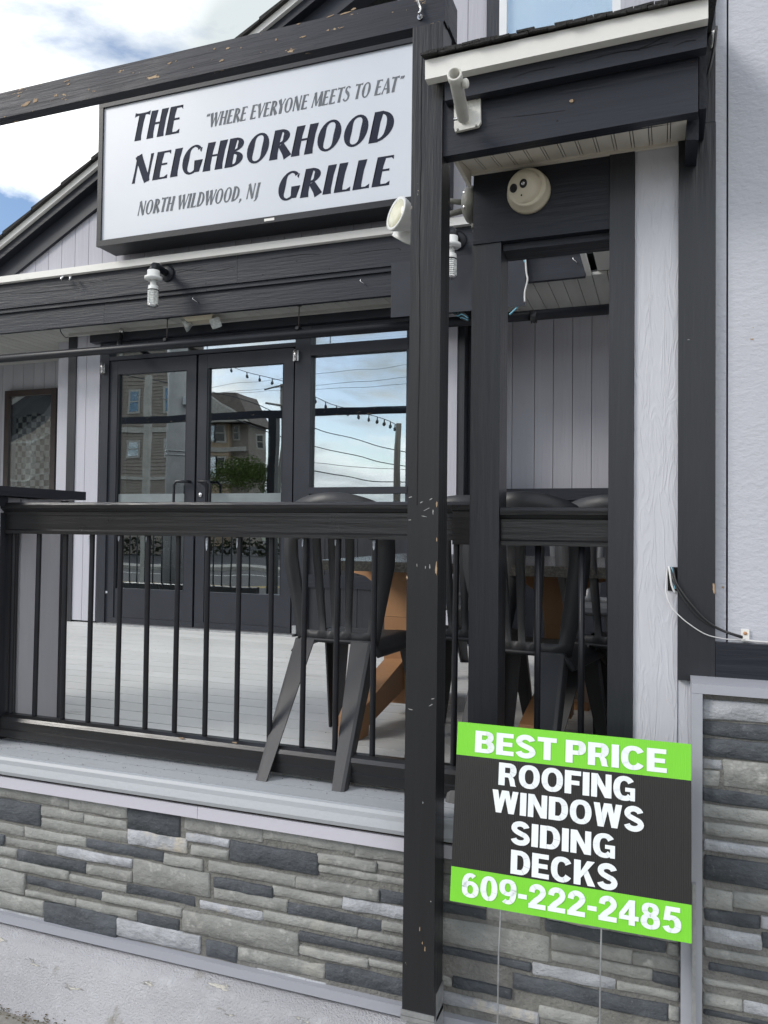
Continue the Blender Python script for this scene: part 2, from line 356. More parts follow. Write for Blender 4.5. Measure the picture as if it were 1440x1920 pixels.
# ---------------------------------------------------------------- stone veneer
def stone(parent, x0, x1, z0, z1, m, Y):
    g_ = -.0006; x0 += g_; x1 -= g_; z0 += g_*.6; z1 -= g_*.6
    w, h = x1-x0, z1-z0
    if w < .02 or h < .010: return
    nx_ = max(4, min(9, int(w/.045)+3)); nz = 4
    pr = random.uniform(.006, .013); sd_ = random.uniform(0, 90)
    b = bmesh.new(); G = []
    for i in range(nx_+1):
        row = []
        for k in range(nz+1):
            u, v = i/nx_, k/nz
            uu_ = (0, .006/w)[i == 1] if i < 2 else (1 if i == nx_ else (1-.006/w if i == nx_-1 else (i-1)/(nx_-2)*(1-.012/w)+.006/w)); vv_ = (0, .0035/h, .5, 1-.0035/h, 1)[k]
            X, Z = x0+uu_*w, z0+vv_*h
            ed = min(h*.09, .0035)
            if k in (0, nz): Z += ed*noise.noise((X*14+sd_, k*3.1, sd_))*1.3
            if i in (0, nx_): X += .0035*noise.noise((i*2.3, Z*40+sd_, sd_))
            y = Y - pr - .0040*noise.noise((X*14+sd_, 1.3, Z*22)) - .0022*noise.noise((X*60, sd_, Z*60))
            if i in (0, nx_) or k in (0, nz): y += .0035
            if (i in (0, nx_)) and (k in (0, nz)): y += .001; X += (.0015 if i == 0 else -.0015)
            row.append(b.verts.new((X, y, Z)))
        G.append(row)
    for i in range(nx_):
        for k in range(nz):
            f = b.faces.new((G[i][k], G[i+1][k], G[i+1][k+1], G[i][k+1])); f.smooth = True
    ring = [G[i][0] for i in range(nx_+1)] + [G[nx_][k] for k in range(1, nz+1)] + [G[i][nz] for i in range(nx_-1, -1, -1)] + [G[0][k] for k in range(nz-1, 0, -1)]
    bk = [b.verts.new((v.co.x, Y+.008, v.co.z)) for v in ring]
    for i in range(len(ring)):
        j = (i+1) % len(ring); b.faces.new((ring[j], ring[i], bk[i], bk[j]))
    q = MB(); q.b.free(); q.b = b
    q.build('stone', m, parent)
CM = {'g': st_g, 'd': st_d, 'w': st_w}
def pxstone(parent, lst, ox, oy, s, Y):
    for (xa, ya, xb, yb, c) in lst:
        X0, Z1 = at(ox+xa/s, oy+ya/s, Y-.012); X1, Z0 = at(ox+xb/s, oy+yb/s, Y-.012)
        stone(parent, X0, X1, Z0, Z1, CM[c], Y)
sw = thing('stone_wall', 'low grey ledgestone wall under the deck railing, with pale cap trim', 'stone wall', (-1.5, YST, -1.4))
XC = at(1276, 1800, YST)[0]
MB().box(-8, XC, YST-.003, YST+.10, -1.40, -.90).build('mortar', mortar, sw)
L4 = [(-60,215,383,350,'g'),(385,283,705,408,'g'),(-60,283,217,452,'d'),(218,335,463,432,'g'),(222,402,710,548,'g'),(465,383,705,475,'g'),(712,345,1003,515,'d'),
(1030,393,1470,545,'g'),(715,465,1045,608,'w'),(1040,487,1285,572,'w'),(1072,553,1280,645,'g'),(1290,530,1783,728,'d'),(-60,420,125,510,'g'),(128,455,475,572,'g'),
(478,520,912,655,'d'),(915,603,1133,705,'g'),(-60,487,15,560,'d'),(18,508,318,612,'g'),(318,560,733,690,'w'),(88,580,478,722,'d'),(-60,552,87,630,'g'),
(482,660,735,767,'g'),(738,635,1172,855,'g'),(1170,643,1662,797,'g'),(-60,615,380,758,'g'),(-60,675,132,838,'g'),(382,720,705,828,'g'),(137,727,570,868,'d'),
(700,770,1090,908,'d'),(138,806,422,902,'g'),(570,820,1020,965,'g'),(-60,808,240,958,'g'),(423,860,765,982,'g'),(245,870,650,1105,'d'),(652,968,1120,1172,'w'),
(762,930,1000,1048,'d'),(1022,922,1675,1183,'g'),(1197,735,1530,858,'d'),(1197,787,1612,937,'g'),(1115,866,1472,990,'w'),(652,1078,1160,1225,'g'),(1152,1090,1325,1225,'d'),
(-60,905,243,1003,'w'),(1195,1203,1432,1290,'g'),
(1473,460,1997,610,'g'),(1997,545,2420,690,'g'),(1785,600,2115,712,'g'),(2117,648,2420,745,'g'),(1790,668,2340,805,'g'),(1665,728,2130,878,'g'),(2132,803,2420,930,'d'),
(1530,787,1925,918,'g'),(1922,848,2420,1010,'w'),(1608,878,2145,1052,'d'),(1475,923,2008,1088,'g'),(2145,978,2420,1085,'g'),(2010,1033,2420,1165,'g'),
(1678,1043,2268,1218,'d'),(1682,1123,2070,1253,'g'),(2073,1196,2420,1310,'g'),(1335,1130,1820,1315,'g'),(1825,1218,2470,1462,'d'),(1435,1248,1828,1370,'w'),(2270,1120,2420,1230,'d')]
pxstone(sw, L4, 0, 1400, 3.0, YST)
L6 = [(-20,860,210,945,'d'),(213,883,450,990,'g'),(-20,925,487,1133,'g'),(465,943,1000,1095,'d'),(1002,1045,1053,1105,'g'),(497,1012,848,1140,'g'),(850,1085,1055,1177,'g'),
(-20,1048,405,1168,'d'),(497,1078,935,1212,'g'),(413,1130,780,1257,'w'),(-20,1128,325,1210,'g'),(938,1168,1055,1240,'d'),(65,1190,322,1290,'d'),(-20,1178,63,1240,'g'),
(328,1178,1005,1388,'d'),(780,1210,1050,1302,'g'),(-20,1248,440,1400,'w'),(1007,1318,1055,1385,'g'),(440,1318,700,1430,'g'),(702,1390,1055,1480,'d'),(-20,1340,438,1450,'g')]
pxstone(sw, L6, 820, 1320, 2.3226, YST)
Xa, Xb = at(846, 1600, YST)[0], XC-.006
z = at(846, 1690, YST)[1] + .0; zt = -.935
rows = [.042, .03, .05, .035, .045, .06]; zc = zt
for r_ in rows:
    if zc - r_ < z: r_ = zc - z
    x = Xa - .02
    while x < Xb:
        w_ = random.uniform(.07, .2); x2 = min(Xb, x+w_)
        if Xb-x2 < .04: x2 = Xb
        stone(sw, x, x2, zc-r_, zc, random.choice([st_g, st_g, st_d, st_w, st_g]), YST); x = x2
    zc -= r_
    if zc <= z+.005: break
zt1 = at(0, 1455, 2.145)[1]; zt0 = at(0, 1475, 2.145)[1]
for xa, xb in ((-8, at(372, 1500, 2.145)[0]-.0008), (at(372, 1500, 2.145)[0]+.0008, XC)):
    B('cap_trim', lav_trim, sw, xa, xb, 2.140, 2.26, zt0, zt1, .002)
zb1 = at(0, 1713, 2.145)[1]; zb0 = at(0, 1729, 2.145)[1]
B('base_trim', grey_trim, sw, -8, XC, 2.145, 2.20, zb0, zb1, .002)
B('corner_trim', grey_trim, sw, XC, at(1297, 1800, 2.15)[0], 2.143, 2.27, -1.41, zt0-.001, .002)

# right-hand building: wall, boards, framed stone
XT1 = at(1341, 700, YP2)[0]
rb = thing('side_building', 'pale grey stippled side wall with black boards and framed ledgestone at the right edge', 'building', (.6, 2.3, ZGRD))
zbd1 = at(1400, 1208, 2.26)[1]; zbd0 = at(1400, 1283, 2.26)[1]
xg = at(1364, 600, YP2)[0]
B('wall_panel', wall_r, rb, XT1-.02, xg-.0025, 2.288, 2.34, zbd0+.02, 4.2, .002)
B('wall_panel', wall_r, rb, xg+.0025, 2.4, 2.288, 2.34, zbd0+.02, 4.2, .002)
B('wall_backing', siding, rb, -.12, 2.4, 2.34, 2.44, ZGRD, 4.2, 0)
B('base_board', black_x, rb, XT1+.001, 2.4, 2.262, 2.30, zbd0, zbd1, .004)
yj = at(1300, 692/3+0, YP2)[1]
xk = at(1271, 800, YP2)[0]
zk0 = at(1300, 1277, 2.262)[1]
B('corner_board', black_z, rb, xk, XT1, 2.262, 2.30, zk0, at(1310, 233, 2.262)[1], .003)
B('corner_board', black_z, rb, xk+.002, XT1-.001, 2.266, 2.30, at(1310, 231, 2.262)[1], 2.9, .003)
xl = at(1189, 800, YP2)[0]; xm = at(1142, 700, YP2)[0]
B('column_panel', smart, rb, xl, xk, 2.276, 2.34, -.95, 1.25, .004)
B('column_panel', smart, rb, xk+.001, at(1300, 1300, YP2)[0]+.03, 2.279, 2.34, -.95, zk0+.02, .003)
B('opening_trim', black_z, rb, xm, xl-.001, 2.268, 2.37, -.95, 1.25, .003)
fx0, fx1 = at(1297, 1400, 2.145)[0], at(1317, 1400, 2.145)[0]
fz1, fz0 = at(1300, 1281, 2.145)[1], at(1300, 1299, 2.145)[1]
B('frame_trim', grey_trim, rb, fx0, fx1, 2.140, 2.275, -1.6, fz0-.0006, .002)
MB().prism([(fx0, fz0), (fx1, fz0-.0), (2.4, fz0), (2.4, fz1), (fx0, fz1)], 'y', 2.141, 2.275).build('frame_trim', grey_trim, rb, .002)
MB().box(fx1, 2.4, YST-.003, 2.33, -1.6, fz0).build('mortar', mortar, rb)
LR = [(1155,-62,1190,-40,'g'),(1165,-62,1900,10,'g'),(1155,-20,1500,92,'w'),(1505,10,1900,130,'g'),(1155,75,1620,180,'d'),(1155,148,1500,262,'d'),(1505,170,1900,290,'g'),(1155,238,1243,292,'w'),(1155,290,1233,365,'g'),(1243,243,1550,398,'g'),
(1155,370,1550,473,'d'),(1155,440,1550,545,'g'),(1160,513,1550,620,'g'),(1160,590,1550,690,'w'),(1165,663,1550,830,'d'),(1163,806,1285,908,'g'),(1288,818,1560,930,'g'),
(1165,893,1408,990,'d'),(1412,928,1560,1003,'w'),(1163,973,1412,1080,'w'),(1415,1000,1560,1095,'d'),(1163,1063,1560,1172,'g'),(1185,1130,1560,1238,'d'),
(1160,1198,1560,1300,'g'),(1160,1263,1328,1347,'g'),(1330,1295,1560,1394,'w'),(1160,1335,1560,1440,'d'),(1160,1420,1560,1500,'g')]
pxstone(rb, LR, 820, 1320, 2.3226, YST)
# plain continuation of the stone past the frame edge
xx0 = at(820+1555/2.3226, 1500, YST)[0]
zc = fz0 - .004
while zc > -1.58:
    r_ = random.choice([.032, .045, .06]); x = xx0
    while x < 2.38:
        x2 = min(2.38, x+random.uniform(.1, .24)); stone(rb, x, x2, zc-r_, zc, random.choice([st_g, st_g, st_d, st_w]), YST); x = x2
    zc -= r_
mstrip = MB(); mstrip.box(at(1298, 1700, 2.13)[0], at(1305, 1700, 2.13)[0], 2.125, 2.139, -1.6, at(1300, 1657, 2.13)[1])
tag(mstrip.build('metal_strip', galv, None, .001), 'thin bare galvanised strip standing against the grey corner frame beside the yard sign', 'metal strip')

# ---------------------------------------------------------------- deck
dk = thing('deck', 'light grey composite board deck behind the black railing', 'deck', (-2, 3.7, ZD))
y = 2.325; pitch = .1397
while y < YW+.7:
    B('board', deck_m, dk, -8, .03, y, y+pitch-.0075, ZD-.025, ZD, .0045); y += pitch
B('border_board', nose_m, dk, -8, .03, 2.235, 2.319, ZD-.025, ZD+.001, .004)
B('border_board', nose_m, dk, -8, .03, 2.162, 2.230, ZD-.025, ZD, .004)
pf = [(2.230, ZD-.004), (2.158, ZD-.002), (2.150, ZD-.004), (2.143, ZD-.012), (2.140, ZD-.024), (2.139, ZD-.036), (2.136, ZD-.042), (2.137, ZD-.055), (2.145, ZD-.062), (2.26, ZD-.062)]
pf = [(a if a > 2.2 else a, b_) for a, b_ in pf]
MB().prism([(2.158, ZD), (2.147, ZD-.003), (2.141, ZD-.012), (2.139, ZD-.026), (2.134, ZD-.038), (2.130, ZD-.048), (2.133, ZD-.060), (2.158, ZD-.064)], 'x', -8, .03).build('nosing', nose_m, dk, .0015)
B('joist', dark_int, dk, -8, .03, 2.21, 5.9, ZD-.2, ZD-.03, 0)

B('debris_strip', rot_m, dk, -8, .03, 2.150, 2.30, ZD-.10, ZD-.062, 0)  # dark brown debris filling the gap between nosing and cap trim
gm = random.Random(11); gv, gf = [], []
def fleck(x_, y_, z_, r_):
    a0 = gm.uniform(0, 6); i0 = len(gv)
    for k in range(4): gv.append((x_+r_*cos(a0+k*1.57)*gm.uniform(.5, 1.4), y_+r_*sin(a0+k*1.57)*gm.uniform(.4, 1), z_+(.0012 if k % 2 else .003)))
    gf.append((i0, i0+1, i0+2, i0+3))
for _ in range(90): fleck(gm.uniform(-3.2, -.6), gm.uniform(2.165, 2.31), ZD+.0005, gm.uniform(.001, .0035))
for _ in range(260): fleck(gm.uniform(-3.5, 0), gm.gauss(2.30, .012), ZD+.001, gm.uniform(.0008, .0025))
for _ in range(50): fleck(gm.uniform(-4.5, -.8), gm.uniform(2.35, 5.2), ZD+.0005, gm.uniform(.002, .006))
me_ = bpy.data.meshes.new('grit'); me_.from_pydata(gv, [], gf); me_.materials.append(rot_m)
tag(bpy.data.objects.new('grit', me_), 'fine dark grit and leaf crumbs scattered on the deck boards', 'grit', kind='stuff'); COL.objects.link(bpy.data.objects['grit'])
gv, gf = [], []
for _ in range(1500):
    x_ = gm.uniform(-4.2, -.4); dd = gm.gauss(0, .012)
    fleck(x_, 2.008+dd+.01*noise.noise((x_*5, 1, 1)), ZGRD+.002+max(0, dd)*.5, gm.uniform(.002, .007))
me_ = bpy.data.meshes.new('moss'); me_.from_pydata(gv, [], gf); me_.materials.append(moss_m)
tag(bpy.data.objects.new('moss', me_), 'brown moss and dirt along the foot of the curb', 'moss', kind='stuff'); COL.objects.link(bpy.data.objects['moss'])

# ---------------------------------------------------------------- posts and beams
def P0(px, py, Y): return at(px, py, Y)[1]
px0, px1 = at(764, 960, YP)[0], at(764, 960, YP)[0]+.089
post = thing('porch_post', 'worn black square post in the middle, scratched at railing height, standing on the curb', 'post', (px0+.045, YP+.045, -1.41))
zb = at(790, 1908, YP)[1]
beam_z0 = at(800, 47, YP)[1]
MB().box(px0, px1, YP, YP+.089, zb, beam_z0+.001).build('shaft', post_paint, post, .004)
pb = MB().box(px0-.003, px1+.003, YP-.003, YP-.0005, zb-.004, zb+.012).box(px0-.003, px1+.003, YP-.003, YP+.092, zb-.016, zb-.003)
pb.box(px1+.0005, px1+.003, YP+.02, YP+.09, zb-.1, zb+.06).box(px0+.01, px0+.08, YP+.01, YP+.08, -1.43, zb-.016)
pb.build('base_bracket', galv, post, .0008)
cr = MB()                                        # long drying check down the post
xs = at(792, 60, YP)[0]; pts = []
for k in range(60):
    zc_ = 1.34 - k*.0215; pts.append((xs+.004*noise.noise((zc_*3, 5, 1))+.0015*noise.noise((zc_*17, 2, 1)), zc_))
for k in range(59):
    w_ = .0007+.0009*abs(noise.noise((k*.23, 3, 3)))
    cr.quad((pts[k][0]-w_, YP-.0009, pts[k][1]), (pts[k][0]+w_, YP-.0009, pts[k][1]), (pts[k+1][0]+w_, YP-.0009, pts[k+1][1]), (pts[k+1][0]-w_, YP-.0009, pts[k+1][1]))
cr.build('drying_crack', crack_m, post)
bm_ = thing('overhead_beam', 'long black overhead beam with peeling paint in front of the big sign', 'beam', (-3, YP+.045, beam_z0))
MB().box(-9.5, px1+.004, YP+.001, YP+.040, beam_z0+.0015, beam_z0+.091).build('timber', beam_paint, bm_, .005)
B('end_block', black_y, bm_, px1-.034, px1+.003, YP+.041, YP+.14, P0(842, 84, YP+.13), beam_z0+.12, .003)
B('back_block', black_x, bm_, px0+.004, px1-.036, YP+.041, YP+.085, beam_z0+.0015, beam_z0+.088, .003)
eh = thing('eye_hook', 'white screw hook hanging on the beam end above the middle post', 'hook', (at(788, 20, YP)[0], YP, at(788, 20, YP)[1]))
hx, hz = at(788, 33, YP)
MB().tube([(hx, YP+.01, hz-.0), (hx, YP-.012, hz)], .004, 8).lathe([(0, .008), (.004, .008)], (hx, YP, hz), (0, -1, 0), 12).build('screw_plate', silver, eh)
MB().tube([(hx+.004*sin(k*.5), YP-.012-.004*cos(k*.6), hz+k*.0045) for k in range(12)], .0035, 8).build('twisted_wire', silver, eh)
# far post that carries the other end of the beam (seen in the door glass)
p2 = thing('porch_post', 'black post at the far end of the overhead beam, mirrored in the door glass', 'post', (-4.63, YP+.045, -1.42))
B('shaft', post_paint, p2, -4.69, -4.58, YP, YP+.10, -1.41, beam_z0, .004)
# inner post and header panel
qx0 = at(883, 700, YP2)[0]; qx1 = qx0 + .089
zq = at(915, 457, YP2)[1]
p3 = thing('inner_post', 'second black square post, between the middle post and the grey column', 'post', (qx0+.045, YP2+.045, ZD))
B('shaft', black_z, p3, qx0, qx1, YP2, YP2+.115, ZD-.13, zq, .004)
hd = thing('header_panel', 'wide black header board carrying the dome camera, under the beadboard soffit', 'header board', (0, YP2, zq))
zh1 = at(900, 310, YP2)[1]
zh0 = at(1100, 443, YP2)[1]
MB().box(qx0+.004, xm-.001, YP2-.005, YP2+.10, zq+.001, 1.16).build('board', black_x, hd, .003)
B('lower_strip', black_x, hd, qx1+.002, xm-.001, YP2+.02, YP2+.115, zq-.02, zq, .002)

# ---------------------------------------------------------------- entrance hood roof
hdr = thing('hood_roof', 'small shingled hood roof with white fascia and black beams over the right opening', 'porch roof', (-.25, 2.05, 1.1))
ax0 = px1+.001
Bx1 = at(1309, 150, 2.055)[0]
zB0 = at(960, 273, 2.055)[1]; zB1 = at(960, 168, 2.055)[1]
def shp(lst, Y0, Y1, name, m, bev=.003):
    return MB().prism([at(a, b_, Y0) for a, b_ in lst], 'y', Y0, Y1).build(name, m, hdr, bev)
shp([(829, 294), (1309, 209), (1309, 100), (829, 190)], 2.050, 2.09, 'beam_board', black_x)
shp([(834, 189), (1325, 88), (1327, 32), (834, 140)], 2.015, 2.049, 'upper_board', black_x)
shp([(797, 149), (1328, 34), (1328, -4), (797, 113)], 1.985, 2.014, 'fascia', white_trim)
shp([(1310, 262), (1287, 262), (1287, 210), (1310, 206)], 2.11, 2.26, 'block', black_y)
shp([(1311, 205), (1325, 203), (1325, 92), (1311, 92)], 2.09, 2.26, 'side_board', black_y)
# shingles
zs = [at(790, 108, 1.975), at(1335, -8, 1.975)]
n_t = 15
for layer in range(2):
    for i in range(n_t):
        t0, t1 = i/n_t, (i+1)/n_t
        off_ = (.02 if layer else 0)
        X0 = zs[0][0]+(zs[1][0]-zs[0][0])*t0+off_*.8; X1 = zs[0][0]+(zs[1][0]-zs[0][0])*t1+off_*.8-.002
        Z0 = zs[0][1]+(zs[1][1]-zs[0][1])*t0 + layer*.007+.004*random.random(); Z1 = zs[0][1]+(zs[1][1]-zs[0][1])*t1 + layer*.007+.004*random.random()
        yy = 1.968+layer*.006+random.uniform(-.004, .004); th = .006
        m_ = MB(); m_.loft([[(X0, yy, Z0), (X1, yy, Z1), (X1, yy, Z1+th), (X0, yy, Z0+th)], [(X0, 2.42, Z0+.12), (X1, 2.42, Z1+.12), (X1, 2.42, Z1+th+.12), (X0, 2.42, Z0+th+.12)]], True, False)
        m_.build('shingle', shingle_m, hdr)
# roof deck body below the shingles
MB().loft([[(zs[0][0]+.012, 2.016, at(800, 140, 2.0)[1]), (zs[1][0]-.01, 2.016, at(1327, 30, 2.0)[1]), (zs[1][0]-.01, 2.016, zs[1][1]-.003), (zs[0][0]+.012, 2.016, zs[0][1]-.003)],
           [(zs[0][0]+.012, 2.40, at(800, 140, 2.0)[1]+.12), (zs[1][0]-.01, 2.40, at(1327, 30, 2.0)[1]+.12), (zs[1][0]-.01, 2.40, zs[1][1]+.11), (zs[0][0]+.012, 2.40, zs[0][1]+.11)]], True, False).build('roof_deck', black_y, hdr)
# beadboard soffit rising to the header
sy0, sy1 = 2.092, YP2-.006
cz = lambda px, py, Y: at(px, py, Y)[1]
sxa, sxb = at(848, 300, 2.06)[0], at(1290, 220, 2.06)[0]
zf = cz(900, 283, 2.06)-.001+.006; zr = cz(900, 322, sy1)
nb = 13; slope_x = .0
for i in range(nb):
    X0 = sxa+(sxb-sxa)*i/nb; X1 = sxa+(sxb-sxa)*(i+1)/nb-.0022
    m_ = MB()
    for (a, b_) in ((X0, X0+(X1-X0)*.12), (X0+(X1-X0)*.17, X1)):
        m_.loft([[(a, sy0-.01, zf), (b_, sy0-.01, zf), (b_, sy0-.01, zf+.01), (a, sy0-.01, zf+.01)], [(a, sy1, zr), (b_, sy1, zr), (b_, sy1, zr+.01), (a, sy1, zr+.01)]], True, False)
    m_.build('soffit_board', cream, hdr)
MB().loft([[(sxa, sy0, zf+.012), (sxb, sy0, zf+.012), (sxb, sy0, zf+.03), (sxa, sy0, zf+.03)], [(sxa, sy1, zr+.012), (sxb, sy1, zr+.012), (sxb, sy1, zr+.03), (sxa, sy1, zr+.03)]], True, False).build('soffit_backing', crack_m, hdr)
B('soffit_trim', cream, hdr, sxa+.004, at(1271, 256, YP2-.012)[0], YP2-.018, YP2-.006, zr-.010, zr+.008, .002)
B('soffit_trim', cream, hdr, sxa-.008, sxa+.003, 2.09, sy1, zf-.001, zr+.004, .002)

# ---------------------------------------------------------------- railing
YRF, YRB = 2.30, 2.36
rz1, rz0 = at(447, 941, 2.29)[1], at(447, 1007, YRF)[1]
bz1, bz0 = at(447, 1392, YRF)[1], at(447, 1437, YRF)[1]
def rail_prof(z1, z0):
    h = z1-z0
    return [(2.285, z1-.022), (2.284, z1-.010), (2.289, z1-.002), (2.298, z1), (2.362, z1), (2.371, z1-.003), (2.376, z1-.010), (2.375, z1-.022), (2.364, z1-.032),
            (2.358, z1-.036), (2.358, z0+.016), (2.362, z0+.010), (2.362, z0), (2.298, z0), (2.298, z0+.012), (2.305, z0+.018), (2.305, z1-.045), (2.301, z1-.048), (2.301, z1-.036), (2.296, z1-.033)]
def brail_prof(z1, z0):
    return [(2.318, z1), (2.342, z1), (2.358, z1-.008), (2.364, z1-.014), (2.364, z0), (2.290, z0), (2.290, z0+.026), (2.296, z0+.030), (2.296, z1-.020), (2.300, z1-.013), (2.303, z1-.008)]
bal_px = [20, 65, 117, 165, 219, 272, 327, 384, 443, 505, 566, 628, 698]
ra = thing('deck_railing', 'long black railing with round balusters left of the middle post', 'railing', (-1.5, 2.33, ZD))
xe = qx0-.001; xs0 = at(16, 1200, 2.33)[0]
MB().prism(rail_prof(rz1, rz0), 'x', xs0-.02, xe).build('top_rail', rail_paint, ra)
MB().prism(brail_prof(bz1, bz0), 'x', xs0, xe).build('bottom_rail', rail_paint, ra)
def baluster(par, X, tiltx=0):
    m_ = MB().tube([(X, 2.33, bz1-.006), (X, 2.33, bz1+.004), (X+tiltx, 2.33, rz0-.002), (X+tiltx, 2.33, rz0+.006)], .0095, 12)
    return m_.build('baluster', bal_mat, par)
for p in bal_px + [775, 850]:
    bl_ = baluster(ra, at(p, 1344 + (p-165)*.115, 2.33)[0] + 0, random.uniform(-.002, .004))
    if p in (165, 219, 272, 443, 566, 628, 698, 384):
        Xb_ = at(p, 1344 + (p-165)*.115, 2.33)[0]; L_ = random.uniform(.018, .05); sm = MB(); a0_ = random.uniform(-2.1, -1.4); n_ = 7
        for k in range(n_):
            w0_, w1_ = [.55*sqrt(max(.02, 1-(q/n_)**1.5))*random.uniform(.7, 1) for q in (k, k+1)]
            z0_, z1_ = rz0-.004-L_*k/n_, rz0-.004-L_*(k+1)/n_
            for j in range(3):
                f0, f1 = j/3*2-1, (j+1)/3*2-1
                sm.quad(*[(Xb_+.0103*cos(a0_+w_*f_), 2.33+.0103*sin(a0_+w_*f_), zq_) for w_, f_, zq_ in ((w0_, f0, z0_), (w0_, f1, z0_), (w1_, f1, z1_), (w1_, f0, z1_))])
        sm.build('paint_smear', smear_m, bl_)
B('end_block', rail_paint, ra, xe-.055, xe-.002, 2.29, 2.37, rz0-.012, rz1-.03, .003)
# continuing railing section further left, beyond the frame
B('newel', black_z, ra, xs0-.10, xs0-.004, 2.285, 2.375, ZD-.06, rz1-.04, .004)
rc = thing('short_railing', 'short black railing section between the inner post and the grey column', 'railing', (-.3, 2.33, ZD))
xs1 = qx1+.002; xe1 = xm-.001
r2z1 = at(1040, 951, 2.29)[1]; 
MB().prism(rail_prof(r2z1, at(1040, 1024, YRF)[1]), 'x', xs1, xe1).build('top_rail', rail_paint, rc)
MB().prism(brail_prof(bz1, bz0), 'x', xs1, xe1).build('bottom_rail', rail_paint, rc)
for p in (1008, 1090): 
    X = at(p, 1200, 2.33)[0]; MB().tube([(X, 2.33, bz1-.006), (X, 2.33, at(1040, 1024, YRF)[1]+.004)], .0095, 12).build('baluster', bal_mat, rc)
rf = thing('far_railing', 'black railing section at the far left end of the deck, mirrored in the door glass', 'railing', (-6.5, 2.33, ZD))
MB().prism(rail_prof(rz1, rz0), 'x', -9.5, -4.70).build('top_rail', rail_paint, rf)
MB().prism(brail_prof(bz1, bz0), 'x', -9.5, -4.70).build('bottom_rail', rail_paint, rf)
for k in range(30): MB().tube([(-4.82-k*.128, 2.33, bz1-.006), (-4.82-k*.128, 2.33, rz0+.004)], .0095, 8).build('baluster', bal_mat, rf)
# half-height pier at the left
pi_ = thing('entry_pier', 'grey panelled half-height pier with black cap beside the left end of the railing', 'half wall', (-2.7, 2.4, ZD))
PX = -2.38
zc1 = at(0, 911, 2.24)[1]
B('panel', siding_dim, pi_, PX-.9, PX, 2.43, 2.60, ZD, zc1-.04, .002)
B('panel', siding_dim, pi_, PX-.9, PX-.001, 2.20, 2.428, ZD+.001, zc1-.04, .002)
B('corner_board', black_z, pi_, PX-.06, PX+.004, 2.601, 2.64, ZD, zc1-.04, .002)
B('panel_strip', siding_dim, pi_, PX, PX+.010, 2.38, 2.47, ZD, zc1-.045, .002)
B('cap', black_y, pi_, PX-1.0, PX+.05, 2.18, 2.69, zc1-.036, zc1, .008)
B('cap_support', black_y, pi_, PX-.9, PX+.02, 2.2, 2.30, zc1-.075, zc1-.037, .003)

# ---------------------------------------------------------------- restaurant building
rs = thing('restaurant_building', 'grey restaurant front with gabled porch, black trim and glazed doors behind the deck', 'building', (-2.5, 5.4, ZD))
def P(px, py, Y): x_, z_ = at(px, py, Y); return x_, z_
# fascia boards
zdr1 = P(0, 519, YF-.07)[1]; zdr0 = P(0, 531, YF-.07)[1]
zA1, zA0 = zdr0, P(0, 580, YF-.03)[1]
zS0 = P(0, 588, YF-.02)[1]
zF0 = P(0, 625, YF)[1]
xend = P(1097, 515, YF)[0]
XLF = -9
xj1 = P(449, 520, YF)[0]; xj2 = P(195, 590, YF)[0]; xj3 = P(390, 545, YF)[0]
for a, b_ in ((XLF, xj1), (xj1+.002, xend-.02)): B('fascia_board', black_x, rs, a, b_, YF-.035, YF+.03, zA0, zA1, .004)
for a, b_ in ((XLF, xj3), (xj3+.002, xend-.01)): B('fascia_strip', black_x, rs, a, b_, YF-.02, YF+.03, zS0, zA0-.001, .002)
for a, b_ in ((XLF, xj2), (xj2+.002, xend)): B('lower_fascia', black_x, rs, a, b_, YF, YF+.04, zF0, zS0-.001, .004)
B('drip_edge', white_trim, rs, XLF, xend+.3, YF-.075, YG+.01, zdr0+.002, zdr1, .004)
B('eave_fill', dark_int, rs, XLF, xend+.3, YF+.045, YR-.2, zF0+.16, zdr0, 0)
# porch ceiling boards
zc0 = zF0+.018
x = XLF; bw = .096
cnt = 0
xw0, xw1 = P(145, 800, YW)[0], P(876, 800, YW)[0]
x = P(0, 600, YF)[0]-.4
while x < .05:
    B('ceiling_board', soffit_m, rs, x, x+bw-.004, YF+.042, YR+.35, zc0, zc0+.02, .002); x += bw; cnt += 1
B('ceiling_backing', dark_int, rs, XLF, .1, YF+.04, YR+.4, zc0+.021, zc0+.03, 0)
B('ceiling_panel', soffit_m, rs, XLF, P(0, 600, YF)[0]-.404, YF+.042, YR+.35, zc0, zc0+.02, 0)
B('ceiling_trim', soffit_m, rs, xw0, xw1, YW-.13, YW-.10, zc0-.022, zc0-.001, .003)
B('head_board', black_x, rs, xw0+.2, xw1, YW-.099, YW+.1, zc0-.085, zc0-.001, .003)
# second ceiling seen at the far right (runs the other way)
for k in range(6):
    B('hall_ceiling_board', soffit_m, rs, P(1085, 470, 3.9)[0]+.0, .15, 3.0+k*.348, 3.343+k*.348, zc0+.022, zc0+.04, .003)
B('hall_beam', white_trim, rs, xend+.005, xend+.035, 3.0, YF+.04, zc0-.005, zc0+.02, .002)
